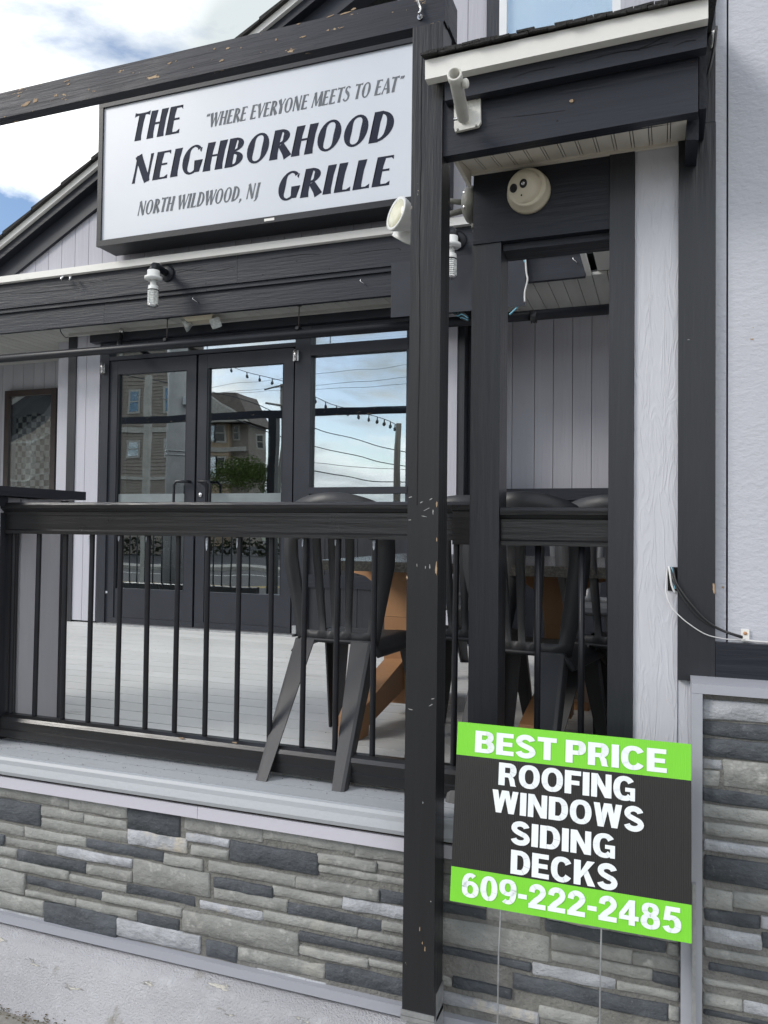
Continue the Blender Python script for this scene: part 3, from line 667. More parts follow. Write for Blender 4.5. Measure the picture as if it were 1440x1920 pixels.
# gable wall planks
XG0 = -9; pw = .1016*1.36
def rake_z(X):          # underside of the rake boards
    (xa, za), (xb, zb_) = P(100, 445+10, YG), P(188, 393, YG)
    return za + (X-xa)*(zb_-za)/(xb-xa)
x = P(0, 500, YG)[0]-.3; gap = .004
gw = thing('gable_wall', 'pale grey vertical plank gable above the porch, behind the big sign', 'gable', (-2, YG, zdr1))
k_ = 0
while x < 1.4:
    x2 = x+pw-gap
    za, zb_ = min(rake_z(x), 5.2), min(rake_z(x2), 5.2)
    if zb_ > zdr1+.01:
        MB().prism([(x, zdr1), (x2, zdr1), (x2, max(zb_, zdr1+.01)), (x, max(za, zdr1+.005))], 'y', YG, YG+.03).build('plank', siding, gw)
    x += pw
B('backing', dark_int, gw, P(0, 500, YG)[0]-.2, 1.5, YG+.02, YG+.05, zdr1, zdr1+.05, 0)
MB().prism([(P(60, 500, YG)[0], zdr1+.01), (1.5, zdr1+.01), (1.5, 5.0), (P(188, 393, YG)[0]+(5.0-P(188, 393, YG)[1])/((P(188, 393, YG)[1]-P(100, 455, YG)[1])/(P(188, 393, YG)[0]-P(100, 455, YG)[0])), 5.0)], 'y', YG+.022, YG+.4).build('backing', siding_dim, gw)
# rake boards: parallel strips following the roof edge
(xa, za), (xb, zb_) = P(0, 476, YG), P(517, 50, YG)
ms = (zb_-za)/(xb-xa)
def rake(name, m, dz1, dz0, Y0, Y1, par=gw, X0=-9.0, X1=1.6, bev=.003):
    f_ = lambda X: za + (X-xa)*ms
    return MB().prism([(X0, f_(X0)+dz0), (X1, f_(X1)+dz0), (X1, f_(X1)+dz1), (X0, f_(X0)+dz1)], 'y', Y0, Y1).build(name, m, par, bev)
pxm = 6.3/1450
rake('rake_white_trim', white_trim, -5*pxm, -17*pxm, YG-.13, YG+.3)
rake('rake_board', black_x, -17.3*pxm, -34*pxm, YG-.10, YG+.2)
rake('inner_rake_board', door_metal, -34.3*pxm, -72*pxm, YG-.03, YG+.1)
for i in range(34):
    X0 = -8.5+i*.30
    f_ = lambda X: za + (X-xa)*ms
    MB().loft([[(X0, YG-.16, f_(X0)-5*pxm), (X0+.31, YG-.16, f_(X0+.31)-5*pxm), (X0+.31, YG-.16, f_(X0+.31)-1*pxm), (X0, YG-.16, f_(X0)+.012)],
               [(X0, YG+1.2, f_(X0)-5*pxm), (X0+.31, YG+1.2, f_(X0+.31)-5*pxm), (X0+.31, YG+1.2, f_(X0+.31)-1*pxm), (X0, YG+1.2, f_(X0)+.012)]], True, False).build('shingle', shingle_m, gw)
# upper window
wx0, wz0 = P(938, 110, YG); wx1 = P(1168, 60, YG)[0]
uw = thing('upper_window', 'white framed upstairs window with pale blue curtain above the hood roof', 'window', (wx0+.4, YG, wz0))
B('casing', black_z, uw, P(914, 60, YG)[0], wx0-.002, YG-.03, YG+.01, wz0-.3, wz0+1.3, .003)
B('casing', black_z, uw, wx1+.002, wx1+.10, YG-.03, YG+.01, wz0-.3, wz0+1.3, .003)
fwid = P(952, 60, YG)[0]-wx0
for a, b_ in ((wx0, wx0+fwid), (wx1-fwid*1.3, wx1)): B('frame', win_white, uw, a, b_, YG-.045, YG-.002, wz0-.25, wz0+1.3, .004)
B('frame', win_white, uw, wx0+fwid, wx1-fwid*1.3, YG-.045, YG-.002, wz0+1.24, wz0+1.3, .004)
B('frame', win_white, uw, wx0+fwid, wx1-fwid*1.3, YG-.045, YG-.002, wz0-.25, wz0-.17, .004)
B('curtain', curtain_b, uw, wx0+fwid, wx1-fwid*1.3, YG-.014, YG-.004, wz0-.17, wz0+1.24, 0)
B('pane', glass_mat('upper_glass', .22, (.85, .92, .97), see=(.97, .98, .98)), uw, wx0+fwid, wx1-fwid*1.3, YG-.030, YG-.026, wz0-.17, wz0+1.24, 0)

nm = random.Random(5)
for k in range(46):
    X = -4.6+k*.088+nm.uniform(-.03, .03)
    if X > xend-.05: break
    zn = nm.choice([zA1-.025, zA0+.03, (zA0+zA1)/2])+nm.uniform(-.01, .01)
    if k % 3 == 0: MB().lathe([(0, .0042), (.0012, .0035), (.0014, .0005)], (X, YF-.0352, zn), (0, -1, 0), 8).build('nail_head', crack_m if k % 2 else black_x, rs)

# --- glazed wall
def bx(name, m, par, pxa, pya, pxb, pyb, Y0, Y1, bev=.003):
    a, b_ = at(pxa, pya, Y0), at(pxb, pyb, Y0); return B(name, m, par, a[0], b_[0], Y0, Y1, a[1], b_[1], bev)
zTop = zc0
zDt = P(195, 680, YW)[1]       # top of door frame
zTr0 = P(195, 673, YW)[1]      # transom glass bottom
# pilaster left of doors
xpA, xpM, xpB = P(143, 900, YW)[0], P(161, 900, YW)[0], P(186, 900, YW)[0]
B('pilaster_board', siding, rs, xpA, xpM-.002, YW-.02, YW+.08, ZD+.015, zTop, .002)
B('pilaster_board', siding, rs, xpM+.002, xpB, YW-.02, YW+.08, ZD+.015, zTop, .002)
B('corner_board', black_z, rs, P(129, 850, YW)[0], xpA-.001, YW-.03, YW+.10, ZD, zTop, .003)
B('corner_board', black_z, rs, P(109, 850, YW+.2)[0], P(121, 850, YW+.2)[0], YW+.2, YW+.3, ZD, zTop, .003)
B('return_wall', siding, rs, P(121, 850, YW+.2)[0]+.002, xpA-.05, YW+.10, YL, ZD, zTop, 0)
# frame members (charcoal)
def vb(pxa, pxb, zlo, zhi, nm='mullion', Y0=YW-.05, m=door_metal): return B(nm, m, rs, P(pxa, 850, Y0)[0], P(pxb, 850, Y0)[0], Y0, YW+.05, zlo, zhi, .003)
vb(187, 201, ZD, zTop-.09)
vb(551, 580, ZD, zTop-.09)
xR = P(872, 850, YW)[0]
B('jamb', black_z, rs, P(860, 850, YW)[0], xR, YW-.04, YW+.08, ZD, zTop-.09, .003)
B('jamb_board', siding, rs, P(841, 850, YW)[0], P(859, 850, YW)[0], YW-.05, YW+.08, ZD, zTop-.09, .003)
B('jamb', door_metal, rs, P(764, 850, YW)[0], P(839, 850, YW)[0], YW-.045, YW+.05, ZD, zTop-.09, .003)
x201, x563, x580, x764 = [P(v, 850, YW-.05)[0] for v in (201, 551, 580, 764)]
B('transom_bar', door_metal, rs, x201+.001, x563-.001, YW-.049, YW+.05, zDt, zTr0, .003)
B('transom_bar', door_metal, rs, x580+.001, x764-.001, YW-.049, YW+.05, P(700, 661, YW)[1], P(700, 641, YW)[1], .003)
B('head_bar', black_x, rs, x201+.001, x764, YW-.048, YW+.05, zTop-.16, zTop-.088, .003)
B('transom_pane', glass, rs, x201, x563, YW-.004, YW+.004, zTr0, zTop-.16, 0)
B('transom_pane', glass, rs, x580, x764, YW-.004, YW+.004, P(700, 641, YW)[1], zTop-.16, 0)
# big fixed window
zw1, zw0 = P(700, 661, YW)[1], P(650, 914, YW)[1]
B('window_pane', glass, rs, x580, x764, YW-.003, YW+.003, zw0, zw1, 0)
B('window_sill', door_metal, rs, x580+.001, x764-.001, YW-.055, YW+.05, P(650, 926, YW)[1], zw0, .003)
B('lower_pane', glass, rs, x580, x764, YW-.003, YW+.003, P(650, 946, YW)[1]-.05, P(650, 926, YW)[1]-.001, 0)
# black kneewall under the window
kz1 = P(650, 946, YW)[1]-.05
x = x580
while x < x764:
    B('kneewall_plank', black_z, rs, x, min(x+.13, x764), YW-.03, YW+.04, ZD+.02, kz1, .003); x += .134
B('kneewall_rail', black_x, rs, x580, x764, YW-.045, YW-.031, P(700, 1105, YW)[1], P(700, 1080, YW)[1], .003)
B('kneewall_backing', crack_m, rs, x580, x764, YW, YW+.05, ZD+.02, kz1, 0)
B('threshold', galv, rs, x201-.03, x563+.03, YW-.10, YW+.05, ZD+.001, ZD+.014, .002)
# doors
zgt = P(280, 700, YW)[1]
def door(pxa, pxb, sgn):
    xa_, xb_ = P(pxa, 850, YW-.03)[0], P(pxb, 850, YW-.03)[0]
    d = B('door', door_metal, rs, xa_, xb_, YW-.035, YW+.02, ZD+.016, ZD+.06, .002)
    sw_ = .085; zk = P(240, 1103, YW)[1]
    B('stile', door_metal, d, xa_, xa_+sw_, YW-.035, YW+.02, ZD+.061, zDt-.004, .004)
    B('stile', door_metal, d, xb_-sw_, xb_, YW-.035, YW+.02, ZD+.061, zDt-.004, .004)
    B('top_panel', door_metal, d, xa_+sw_+.001, xb_-sw_-.001, YW-.034, YW+.02, zDt-.004-.115, zDt-.004, .003)
    B('kick_panel', door_metal, d, xa_+sw_+.001, xb_-sw_-.001, YW-.026, YW+.02, ZD+.061, zk, .003)
    B('pane', glass, d, xa_+sw_, xb_-sw_, YW-.008, YW-.002, zk, zDt-.119, 0)
    z_f = P(300, 926, YW)[1]
    B('frosted_band', film, d, xa_+sw_, xb_-sw_, YW-.010, YW-.0085, z_f-.13, z_f, 0)
    for e in (xa_+sw_, xb_-sw_-.012): B('glazing_bead', smooth_black, d, e, e+.012, YW-.030, YW-.0105, zk, zDt-.119, .002)
    hx = xb_-.04 if sgn > 0 else xa_+.04
    h1, h0 = P(350, 904, YW)[1], P(350, 904, YW)[1]-.30
    ox = -.12*sgn
    pth = [(hx, YW-.03, h1), (hx, YW-.07, h1), (hx+ox*.15, YW-.085, h1), (hx+ox*.8, YW-.085, h1), (hx+ox, YW-.085, h1-.025), (hx+ox, YW-.085, h0+.025), (hx+ox*.8, YW-.085, h0), (hx, YW-.085, h0), (hx, YW-.03, h0)]
    MB().tube(pth, .0115, 10).build('pull_handle', smooth_black, d)
    if sgn < 0: MB().lathe([(0, .020), (.008, .018), (.010, .001)], (hx+.0, YW-.036, P(367, 928, YW)[1]), (0, -1, 0), 14).build('lock', silver, d)
    return d
door(203, 366, 1)
door(370, 549, -1)
for (pxc, pyc) in ((193, 691), (555, 667)):
    xh, zh = P(pxc, pyc, YW-.07)
    m_ = MB().box(xh-.022, xh+.022, YW-.075, YW-.051, zh-.04, zh+.04); m_.tube([(xh, YW-.082, zh-.038), (xh, YW-.082, zh+.045)], .012, 8).build('door_hinge', silver, rs)
xq, zq_ = P(555, 1180, YW-.06)
B('door_stop', galv, rs, xq-.02, xq+.012, YW-.09, YW-.051, zq_-.03, zq_+.03, .003)
xq, zq_ = P(197, 1110, YW-.037)
B('door_sticker', win_white, rs, xq-.02, xq+.022, YW-.0368, YW-.0356, zq_-.009, zq_+.009, 0)
# interior
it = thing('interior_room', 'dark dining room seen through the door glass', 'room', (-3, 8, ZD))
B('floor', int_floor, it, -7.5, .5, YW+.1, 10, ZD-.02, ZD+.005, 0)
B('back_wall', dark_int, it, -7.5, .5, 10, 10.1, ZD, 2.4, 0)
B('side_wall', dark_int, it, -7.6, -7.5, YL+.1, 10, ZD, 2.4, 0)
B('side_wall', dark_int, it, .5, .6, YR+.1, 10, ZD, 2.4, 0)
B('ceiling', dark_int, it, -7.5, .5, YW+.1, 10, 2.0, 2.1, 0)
xx, zz_ = P(312, 1045, 6.4)
tag(MB().lathe([(0, .05), (.17, .052), (.19, .03), (.20, .012), (.26, .012)], (xx, 6.4, zz_-.1), (0, 0, 1), 16).build('soap_bottle', lampwhite), 'pale pump bottle on a side table just inside the left glass door', 'bottle')
stb = thing('side_table', 'small black side table inside the left glass door, under the pump bottle', 'table', (xx, 6.45, ZD))
B('tabletop', smooth_black, stb, xx-.3, xx+.25, 6.25, 6.7, zz_-.13, zz_-.1, .003)
for sx in (-.27, .22):
    for sy in (6.28, 6.67): B('leg', smooth_black, stb, xx+sx-.015, xx+sx+.015, sy-.015, sy+.015, ZD, zz_-.131, .002)
# left recessed wall with window
x = P(0, 800, YL)[0]-1.2; wz1, wz0_ = P(50, 731, YL-.04)[1], P(50, 955, YL-.04)[1]
wxa, wxb = P(9, 800, YL-.04)[0], P(105, 800, YL-.04)[0]
xend_l = P(109, 850, YL)[0]+.25
while x < xend_l:
    B('wall_plank', siding_dim, rs, x, x+.132, YL, YL+.05, ZD, zTop, .002); x += .136
B('wall_backing', dark_int, rs, -9, xend_l, YL+.03, YL+.08, ZD, zTop, 0)
lw = thing('left_window', 'brown framed window with black and white plaid curtain left of the doors', 'window', (wxa+.2, YL, wz0_))
fr = .06
B('frame', brown_fr, lw, wxa, wxa+fr, YL-.05, YL-.002, wz0_, wz1, .005); B('frame', brown_fr, lw, wxb-fr, wxb, YL-.05, YL-.002, wz0_, wz1, .005)
B('frame', brown_fr, lw, wxa+fr, wxb-fr, YL-.05, YL-.002, wz1-fr, wz1, .005); B('frame', brown_fr, lw, wxa+fr, wxb-fr, YL-.05, YL-.002, wz0_, wz0_+fr, .005)
cb_ = MB(); nx_ = 40; zcu = P(50, 775, YL)[1]
vs = []
for i in range(nx_+1):
    u = i/nx_; X = wxa+fr+.06+(wxb-wxa-2*fr-.06)*u
    vs.append([cb_.b.verts.new((X, YL-.012+.006*sin(u*38), zv)) for zv in (wz0_+fr, zcu-.1*abs(u-.5)-.0)])
for a, b_ in zip(vs, vs[1:]): cb_.b.faces.new((a[0], b_[0], b_[1], a[1])).smooth = True
cb_.build('plaid_curtain', plaid, lw)
B('pane', glass_w, lw, wxa+fr, wxb-fr, YL-.034, YL-.030, wz0_+fr, wz1-fr, 0)
B('inner_blind', siding_dim, lw, wxa+fr, wxb-fr, YL-.005, YL-.001, wz0_+fr, wz1-fr, 0)
# right recessed wall
zkn = P(1050, 917, YR)[1]
gx = [P(v, 800, YR)[0] for v in (880, 918, 960, 1002, 1037, 1073, 1109, 1146, 1184)]
for a, b_ in zip([xR-.05]+gx, gx+[.1]): B('wall_plank', siding_dim, rs, a+.002, b_-.002, YR, YR+.05, zkn, zTop, .002)
B('wall_backing', dark_int, rs, xR-.1, .1, YR+.03, YR+.08, ZD, zTop, 0)
B('knee_rail', black_x, rs, xR, .05, YR-.10, YR-.02, zkn-.085, zkn, .006)
B('knee_board', black_x, rs, xR, .05, YR-.02, YR+.03, ZD, zkn-.001, .003)
B('jamb_return', black_y, rs, xR+.001, xR+.03, YW+.08, YR, ZD, zTop-.02, 0)
tag(B('hall_wall', siding_dim, None, .035, .12, 2.45, YR+.1, ZD, 1.95, 0), 'plain grey side wall closing the deck behind the grey column', 'wall')

# ---------------------------------------------------------------- big sign
s0x, s0z = P(190, 199, YSG); s1z = P(190, 463, YSG)[1]; s1x = P(838, 80, YSG)[0]
sg = thing('restaurant_sign', 'big white sign with dark serif lettering THE NEIGHBORHOOD GRILLE in a black frame', 'sign', ((s0x+s1x)/2, YSG, s1z))
fw_ = .030
B('cabinet', smooth_black, sg, s0x, s1x, YSG+.002, YG-.035, s1z, s0z, .004)
for (a, b_, c_, d_) in ((s0x-.003, s1x+.003, s0z-fw_, s0z+.003), (s0x-.003, s1x+.003, s1z-.003, s1z+fw_+.012)): B('frame', smooth_black, sg, a, b_, YSG-.022, YSG+.001, c_, d_, .003)
B('frame', smooth_black, sg, s0x-.003, s0x+fw_+.006, YSG-.021, YSG+.001, s1z+fw_+.013, s0z-fw_-.001, .003)
B('frame', smooth_black, sg, s1x-fw_, s1x+.003, YSG-.021, YSG+.001, s1z+fw_+.013, s0z-fw_-.001, .003)
B('face_panel', sign_face, sg, s0x+.02, s1x-.02, YSG-.006, YSG+.0015, s1z+.02, s0z-.02, 0)
# flared serif lettering built from strokes
def flare(a, b_, w0, wm, w1):
    (x0, y0), (x1, y1) = a, b_
    dx, dy = x1-x0, y1-y0; L_ = sqrt(dx*dx+dy*dy); tx, ty = dx/L_, dy/L_; nx, ny = -ty, tx
    prof_ = [(0, w0), (.07, w0*.62+wm*.38), (.18, w0*.15+wm*.85), (.35, wm), (.65, wm), (.82, w1*.15+wm*.85), (.93, w1*.62+wm*.38), (1, w1)]
    return [(x0+dx*t+nx*w/2, y0+dy*t+ny*w/2) for t, w in prof_] + [(x0+dx*t-nx*w/2, y0+dy*t-ny*w/2) for t, w in prof_[::-1]]
def arc(cx, cy, rx, ry, a0, a1, wt, wn, n=26):
    "elliptical stroke, thick at the sides (wt) and thin at top and bottom (wn)"
    o, i_ = [], []
    for k in range(n+1):
        a = R(a0+(a1-a0)*k/n); w = wn+(wt-wn)*abs(cos(a))**1.3
        o.append((cx+rx*cos(a), cy+ry*sin(a))); i_.append((cx+(rx-w)*cos(a), cy+(ry-min(w, wn*1.15+.02*abs(cos(a))))*sin(a)))
    return [[o[k], o[k+1], i_[k+1], i_[k]] for k in range(n)]
def poly_stroke(pts, ws):
    out_ = []
    P_ = [Vector((x_, y_)) for x_, y_ in pts]; Ls = []; Rs = []
    for i, p in enumerate(P_):
        T = (P_[min(i+1, len(P_)-1)]-P_[max(i-1, 0)]).normalized(); n_ = Vector((-T.y, T.x)); w = ws[i]/2
        Ls.append(p+n_*w); Rs.append(p-n_*w)
    for i in range(len(P_)-1): out_.append([tuple(Ls[i]), tuple(Ls[i+1]), tuple(Rs[i+1]), tuple(Rs[i])])
    return out_
def glyph(c, s, t):
    "stem s, thin t; cap height 1. returns (list of polygons, advance)"
    f = 1.34; Q = []
    def stem(x, y0=0, y1=1, w=s): Q.append(flare((x, y0), (x, y1), w*f, w, w*f))
    def bar(x0, x1, y, fl=1.0, up_=0): Q.append(flare((x0, y), (x1, y), t, t, t)); \
        fl and Q.append([(x1-.02, y-t/2), (x1+.05, y-(t/2 if up_ >= 0 else t*1.6)), (x1+.035, y+(t/2 if up_ <= 0 else t*1.6)), (x1-.08, y+t/2)])
    if c == 'I': stem(.16); return Q, .32
    if c == 'T': stem(.31); Q.append(flare((0, 1-t/2), (.62, 1-t/2), t*2.2, t, t*2.2)); return Q, .60
    if c == 'H': stem(.14); stem(.56); bar(.14, .56, .52, 0); return Q, .70
    if c == 'E':
        stem(.14); bar(.14, .47, 1-t/2, 1, -1); bar(.14, .41, .53, 1); bar(.14, .50, t/2, 1, 1); return Q, .57
    if c == 'L': stem(.14); bar(.14, .47, t/2, 1, 1); return Q, .53
    if c == 'N': stem(.10, w=t*1.25); stem(.62, w=t*1.25); Q.append(flare((.10, 1), (.61, 0), s*1.2, s*1.1, s*1.0)); return Q, .74
    if c == 'M':
        Q.append(flare((.07, 0), (.16, 1), t*1.6, t, t*1.2)); Q.append(flare((.17, 1), (.43, .08), s*1.2, s, s*.7)); Q.append(flare((.43, .08), (.72, 1), t, t, t*1.3)); Q.append(flare((.80, 0), (.73, 1), s*1.45, s, s*1.2)); return Q, .90
    if c == 'W':
        Q.append(flare((.05, 1), (.28, 0), s*1.4, s, s*.8)); Q.append(flare((.28, 0), (.48, .95), t, t, t*1.2)); Q.append(flare((.44, 1), (.68, 0), s*1.3, s, s*.8)); Q.append(flare((.68, 0), (.92, 1), t, t, t*1.8)); return Q, .93
    if c == 'V': Q.append(flare((.06, 1), (.31, 0), s*1.45, s, s*.8)); Q.append(flare((.31, 0), (.58, 1), t, t, t*1.8)); return Q, .60
    if c == 'A': Q.append(flare((.05, 0), (.32, 1), t*1.8, t, t)); Q.append(flare((.32, 1), (.58, 0), s*.8, s, s*1.4)); bar(.16, .46, .32, 0); return Q, .64
    if c == 'Y': Q.append(flare((.05, 1), (.30, .46), s*1.4, s, s)); Q.append(flare((.56, 1), (.30, .46), t*1.8, t, t)); stem(.30, 0, .5); return Q, .57
    if c == 'O': Q += arc(.36, .5, .36, .515, 0, 360, s*1.12, t); return Q, .76
    if c == 'G':
        Q += arc(.36, .5, .36, .515, 48, 322, s*1.12, t); Q.append(flare((.58, .04), (.58, .46), s*.9, s*.95, s*1.45)); Q.append([(.57, .84), (.63, .90), (.62, .72), (.56, .80)]); return Q, .74
    if c == 'D': stem(.14); Q += arc(.16, .5, .50, .5, -90, 90, s*1.1, t); return Q, .71
    if c == 'B': stem(.14); Q += arc(.20, .76, .32, .24, -90, 90, s*1.0, t*.9); Q += arc(.20, .265, .38, .265, -90, 90, s*1.1, t); Q.append(flare((.14, .53), (.24, .53), t, t, t)); Q.append(flare((.14, 1-t/2), (.22, 1-t/2), t, t, t)); Q.append(flare((.14, t/2), (.22, t/2), t, t, t)); return Q, .62
    if c == 'R': stem(.14); Q += arc(.20, .74, .34, .26, -90, 90, s*1.05, t); Q.append(flare((.14, .49), (.26, .49), t, t, t)); Q.append(flare((.14, 1-t/2), (.22, 1-t/2), t, t, t)); Q.append(flare((.30, .48), (.60, .02), s*.9, s*.95, s*1.3)); return Q, .65
    if c == 'S':
        pts = [(.44, .86), (.36, .95), (.26, .97), (.15, .92), (.10, .80), (.13, .68), (.25, .58), (.37, .47), (.44, .34), (.42, .17), (.33, .06), (.20, .03), (.09, .08), (.03, .19)]
        ws = [t*1.8, t, t, t*1.3, s*.75, s*.9, s*1.05, s*1.1, s*.95, s*.8, t*1.3, t, t, t*1.9]; Q += poly_stroke(pts, ws); return Q, .53
    if c == 'J': stem(.20, .02, 1); Q += poly_stroke([(.20, .10), (.18, -.06), (.11, -.16), (.0, -.2)], [s, s*.85, s*.5, t*.6]); return Q, .34
    if c == ',': Q += poly_stroke([(.10, .10), (.12, .0), (.08, -.10), (.02, -.18)], [s*.9, s*1.0, s*.6, .02]); return Q, .22
    if c in '“”':
        for o_ in (0, .17):
            q = [(.10, .02), (.07, .09), (.10, .17), (.16, .21)] if c == '“' else [(.13, .17), (.15, .09), (.11, .02), (.05, -.02)]
            Q += poly_stroke([(a+o_, b_+.80) for a, b_ in q], [s*.8, s*.8, s*.5, .02] if c == '“' else [s*.75, s*.85, s*.5, .02])
        return Q, .42
    return Q, .30
def line(text, x0, x1, zbase, zcap, m, s, t, shear=.20, Yf=YSG-.006, par=sg, space=.05):
    adv = 0; items = []
    for c in text:
        Q, a = glyph(c, s, t); items.append((Q, adv)); adv += a+space
    adv -= space; h = zcap-zbase; sx = (x1-x0-shear*h*.6)/adv
    b = bmesh.new(); k = 0
    for Q, o_ in items:
        for q in Q:
            k += 1; th = .0008+(k % 8)*.00014
            v = [b.verts.new((x0+(o_+a)*sx+shear*h*c_, Yf-th, zbase+c_*h)) for a, c_ in q]
            b.faces.new(v)
    bmesh.ops.triangulate(b, faces=b.faces[:])
    b.normal_update()
    for f in b.faces:
        if f.normal.y > 0: f.normal_flip()
    q = MB(); q.b.free(); q.b = b
    off = wl(par); bmesh.ops.translate(b, verts=b.verts[:], vec=-off)
    me = bpy.data.meshes.new('lettering'); b.to_mesh(me); b.free(); me.materials.append(m)
    o = bpy.data.objects.new('lettering', me); COL.objects.link(o); o.parent = par
    o['label'] = 'lettering reading ' + text.replace('“', '').replace('”', '')
    return o
def pl(text, a, cap, bx_, m, s, t, shear=.20, space=.05):
    X0, Zb = P(a[0], a[1], YSG); Zc = P(a[0], a[1]-cap, YSG)[1]; X1 = P(bx_, a[1], YSG)[0]
    line(text, X0, X1, Zb, Zc, m, s, t, shear, space=space)
pl('THE', (245, 267.5), 50, 343, ink, .205, .075, .22, .065)
pl('NEIGHBORHOOD', (246, 346), 50.5, 742, ink, .205, .07, .22, .065)
pl('GRILLE', (518, 379), 52, 738, ink, .205, .07, .22, .065)
pl('“WHERE EVERYONE MEETS TO EAT”', (384, 241.5), 25.5, 757, ink_g, .19, .078, .22, .05)
pl('NORTH WILDWOOD, NJ', (258, 405.5), 26, 487, ink_g, .19, .078, .22, .05)
tx_, tz_ = P(505, 412, YSG-.022)
B('torn_tape', white_trim, sg, tx_-.04, tx_+.04, YSG-.0245, YSG-.0225, tz_-.008, tz_+.010, .001)

# ---------------------------------------------------------------- lamps on the fascia
def wall_lamp(px, py, label):
    X, Z = P(px, py, YF-.035)            # centre of the backplate
    t = thing('wall_lamp', label, 'lamp', (X, YF-.035, Z), 'wall lamps on the porch fascia')
    Y0 = YF-.035
    MB().lathe([(0, .062), (.012, .062), (.020, .050), (.022, .001)], (X, Y0, Z), (0, -1, 0), 26).build('backplate', smooth_black, t)
    o_ = .17
    MB().tube([(X, Y0-.02, Z), (X, Y0-.08, Z+.004), (X, Y0-.125, Z+.010), (X, Y0-.155, Z+.002), (X, Y0-.170, Z-.022), (X, Y0-.172, Z-.045)], [.026, .026, .032, .034, .036, .038], 16).build('elbow', lampgrey if False else smooth_black, t)
    O = (X, Y0-.172, Z-.03)
    MB().lathe([(0, .034), (.004, .046), (.045, .046), (.052, .066), (.068, .066), (.074, .058), (.075, .02)], O, (0, 0, -1), 26).build('collar', lampwhite, t)
    b_ = MB().lathe([(.07, .024), (.115, .024), (.118, .036), (.145, .040), (.150, .040), (.151, .02)], O, (0, 0, -1), 22).build('socket', lampwhite, t)
    MB().lathe([(.151, .041), (.156, .041)], O, (0, 0, -1), 22).build('ring', smooth_black, b_)
    for k in range(8):
        a = 2*pi*(k+.5)/8
        m_ = MB(); c = Vector((O[0]+cos(a)*.036, O[1]+sin(a)*.036, 0)); tv = Vector((-sin(a), cos(a), 0)); nv = Vector((cos(a), sin(a), 0))
        p_ = []
        for zz2 in (O[2]-.157, O[2]-.262):
            p_.append([(c+tv*.0135+nv*.002).to_tuple()[:2]+(zz2,), (c-tv*.0135+nv*.002).to_tuple()[:2]+(zz2,), (c-tv*.0135-nv*.004).to_tuple()[:2]+(zz2,), (c+tv*.0135-nv*.004).to_tuple()[:2]+(zz2,)])
        m_.loft(p_, True, False).build('led_strip', led_m, t)
    MB().lathe([(.156, .034), (.264, .034)], O, (0, 0, -1), 16).build('bulb_core', lampgrey, t)
    MB().lathe([(.263, .040), (.270, .040), (.276, .030), (.277, .001)], O, (0, 0, -1), 22).build('bulb_end', silver, t)
wall_lamp(314, 513, 'white lamp with bare bulb on the fascia, left one, above the doors')
wall_lamp(858, 452, 'white lamp with bare bulb seen between the two square posts')
# small hooks on the fascia
for px, py, lb in ((368, 565, 'small curled white hook on the lower fascia right of the left lamp'), (681, 532, 'small curled hook on the lower fascia just left of the metal panel'), (1078, 492, 'tiny hook near the right end of the fascia')):
    X, Z = P(px, py, YF-.002)
    tag(MB().tube([(X+.02, YF+.001, Z-.012), (X+.012, YF-.02, Z-.006), (X+.004, YF-.035, Z), (X-.006, YF-.04, Z+.006), (X-.010, YF-.035, Z+.018), (X-.004, YF-.03, Z+.028)], .0028, 6).build('cup_hook', silver), lb, 'hook')
for i, (px, py) in enumerate(((118, 520), (132, 520))):
    X, Z = P(px, py, YF-.09)
    tag(MB().tube([(X, YF-.076, Z+.01), (X, YF-.095, Z), (X+.01*(1 if i else -1), YF-.10, Z-.012), (X, YF-.105, Z-.026)], [.009, .011, .009, .004], 8).build('clip', silver), ('left' if i == 0 else 'right')+' silver clip of the pair under the white drip edge', 'clip')
# emergency twin light
X, Z = P(378, 594, YW-.22); Z = zc0
em = thing('emergency_light', 'cream twin-head emergency light on the porch ceiling above the doors', 'light', (X, YW-.2, Z))
MB().loft([[(X-.14, YW-.28, Z), (X+.14, YW-.28, Z), (X+.14, YW-.16, Z), (X-.14, YW-.16, Z)], [(X-.10, YW-.27, Z-.035), (X+.12, YW-.27, Z-.035), (X+.12, YW-.17, Z-.035), (X-.10, YW-.17, Z-.035)]], True, False).build('housing', cam_m, em, .004)
def headl(cx, rot):
    d = Vector((sin(rot), -cos(rot)*.8, -.45)).normalized(); c = Vector((cx, YW-.24, Z-.055)); u = d.orthogonal().normalized(); u = Vector((cos(rot), sin(rot), 0)) ; u = (u-d*u.dot(d)).normalized(); w = d.cross(u)
    rings = []
    for t_, hw in ((-.04, .02), (0, .042), (.02, .045)):
        ring = []
        for k in range(16):
            a = 2*pi*k/16+.35; rr_ = hw/max(abs(cos(a-.35+pi/4*0)), abs(sin(a-.35)))*.9; rr_ = min(rr_, hw*1.18)
            ring.append(c+d*t_+(u*cos(a)+w*sin(a))*rr_)
        rings.append(ring)
    MB().loft(rings).build('lamp_head', led_m, em)
headl(X-.125, -.9); headl(X+.14, .5)
# metal panel hung on the fascia
mp0, mp1 = P(733, 514, YF-.045), P(985, 570, YF-.045)
zpb = P(733, 595, YF-.045)[1]
tag(B('sheet_cover', door_metal, None, mp0[0], mp1[0], YF-.040, YF-.036-.0008, zpb, zA0+.015, .001), 'plain dark metal sheet hung below the fascia, behind the two square posts', 'metal sheet')
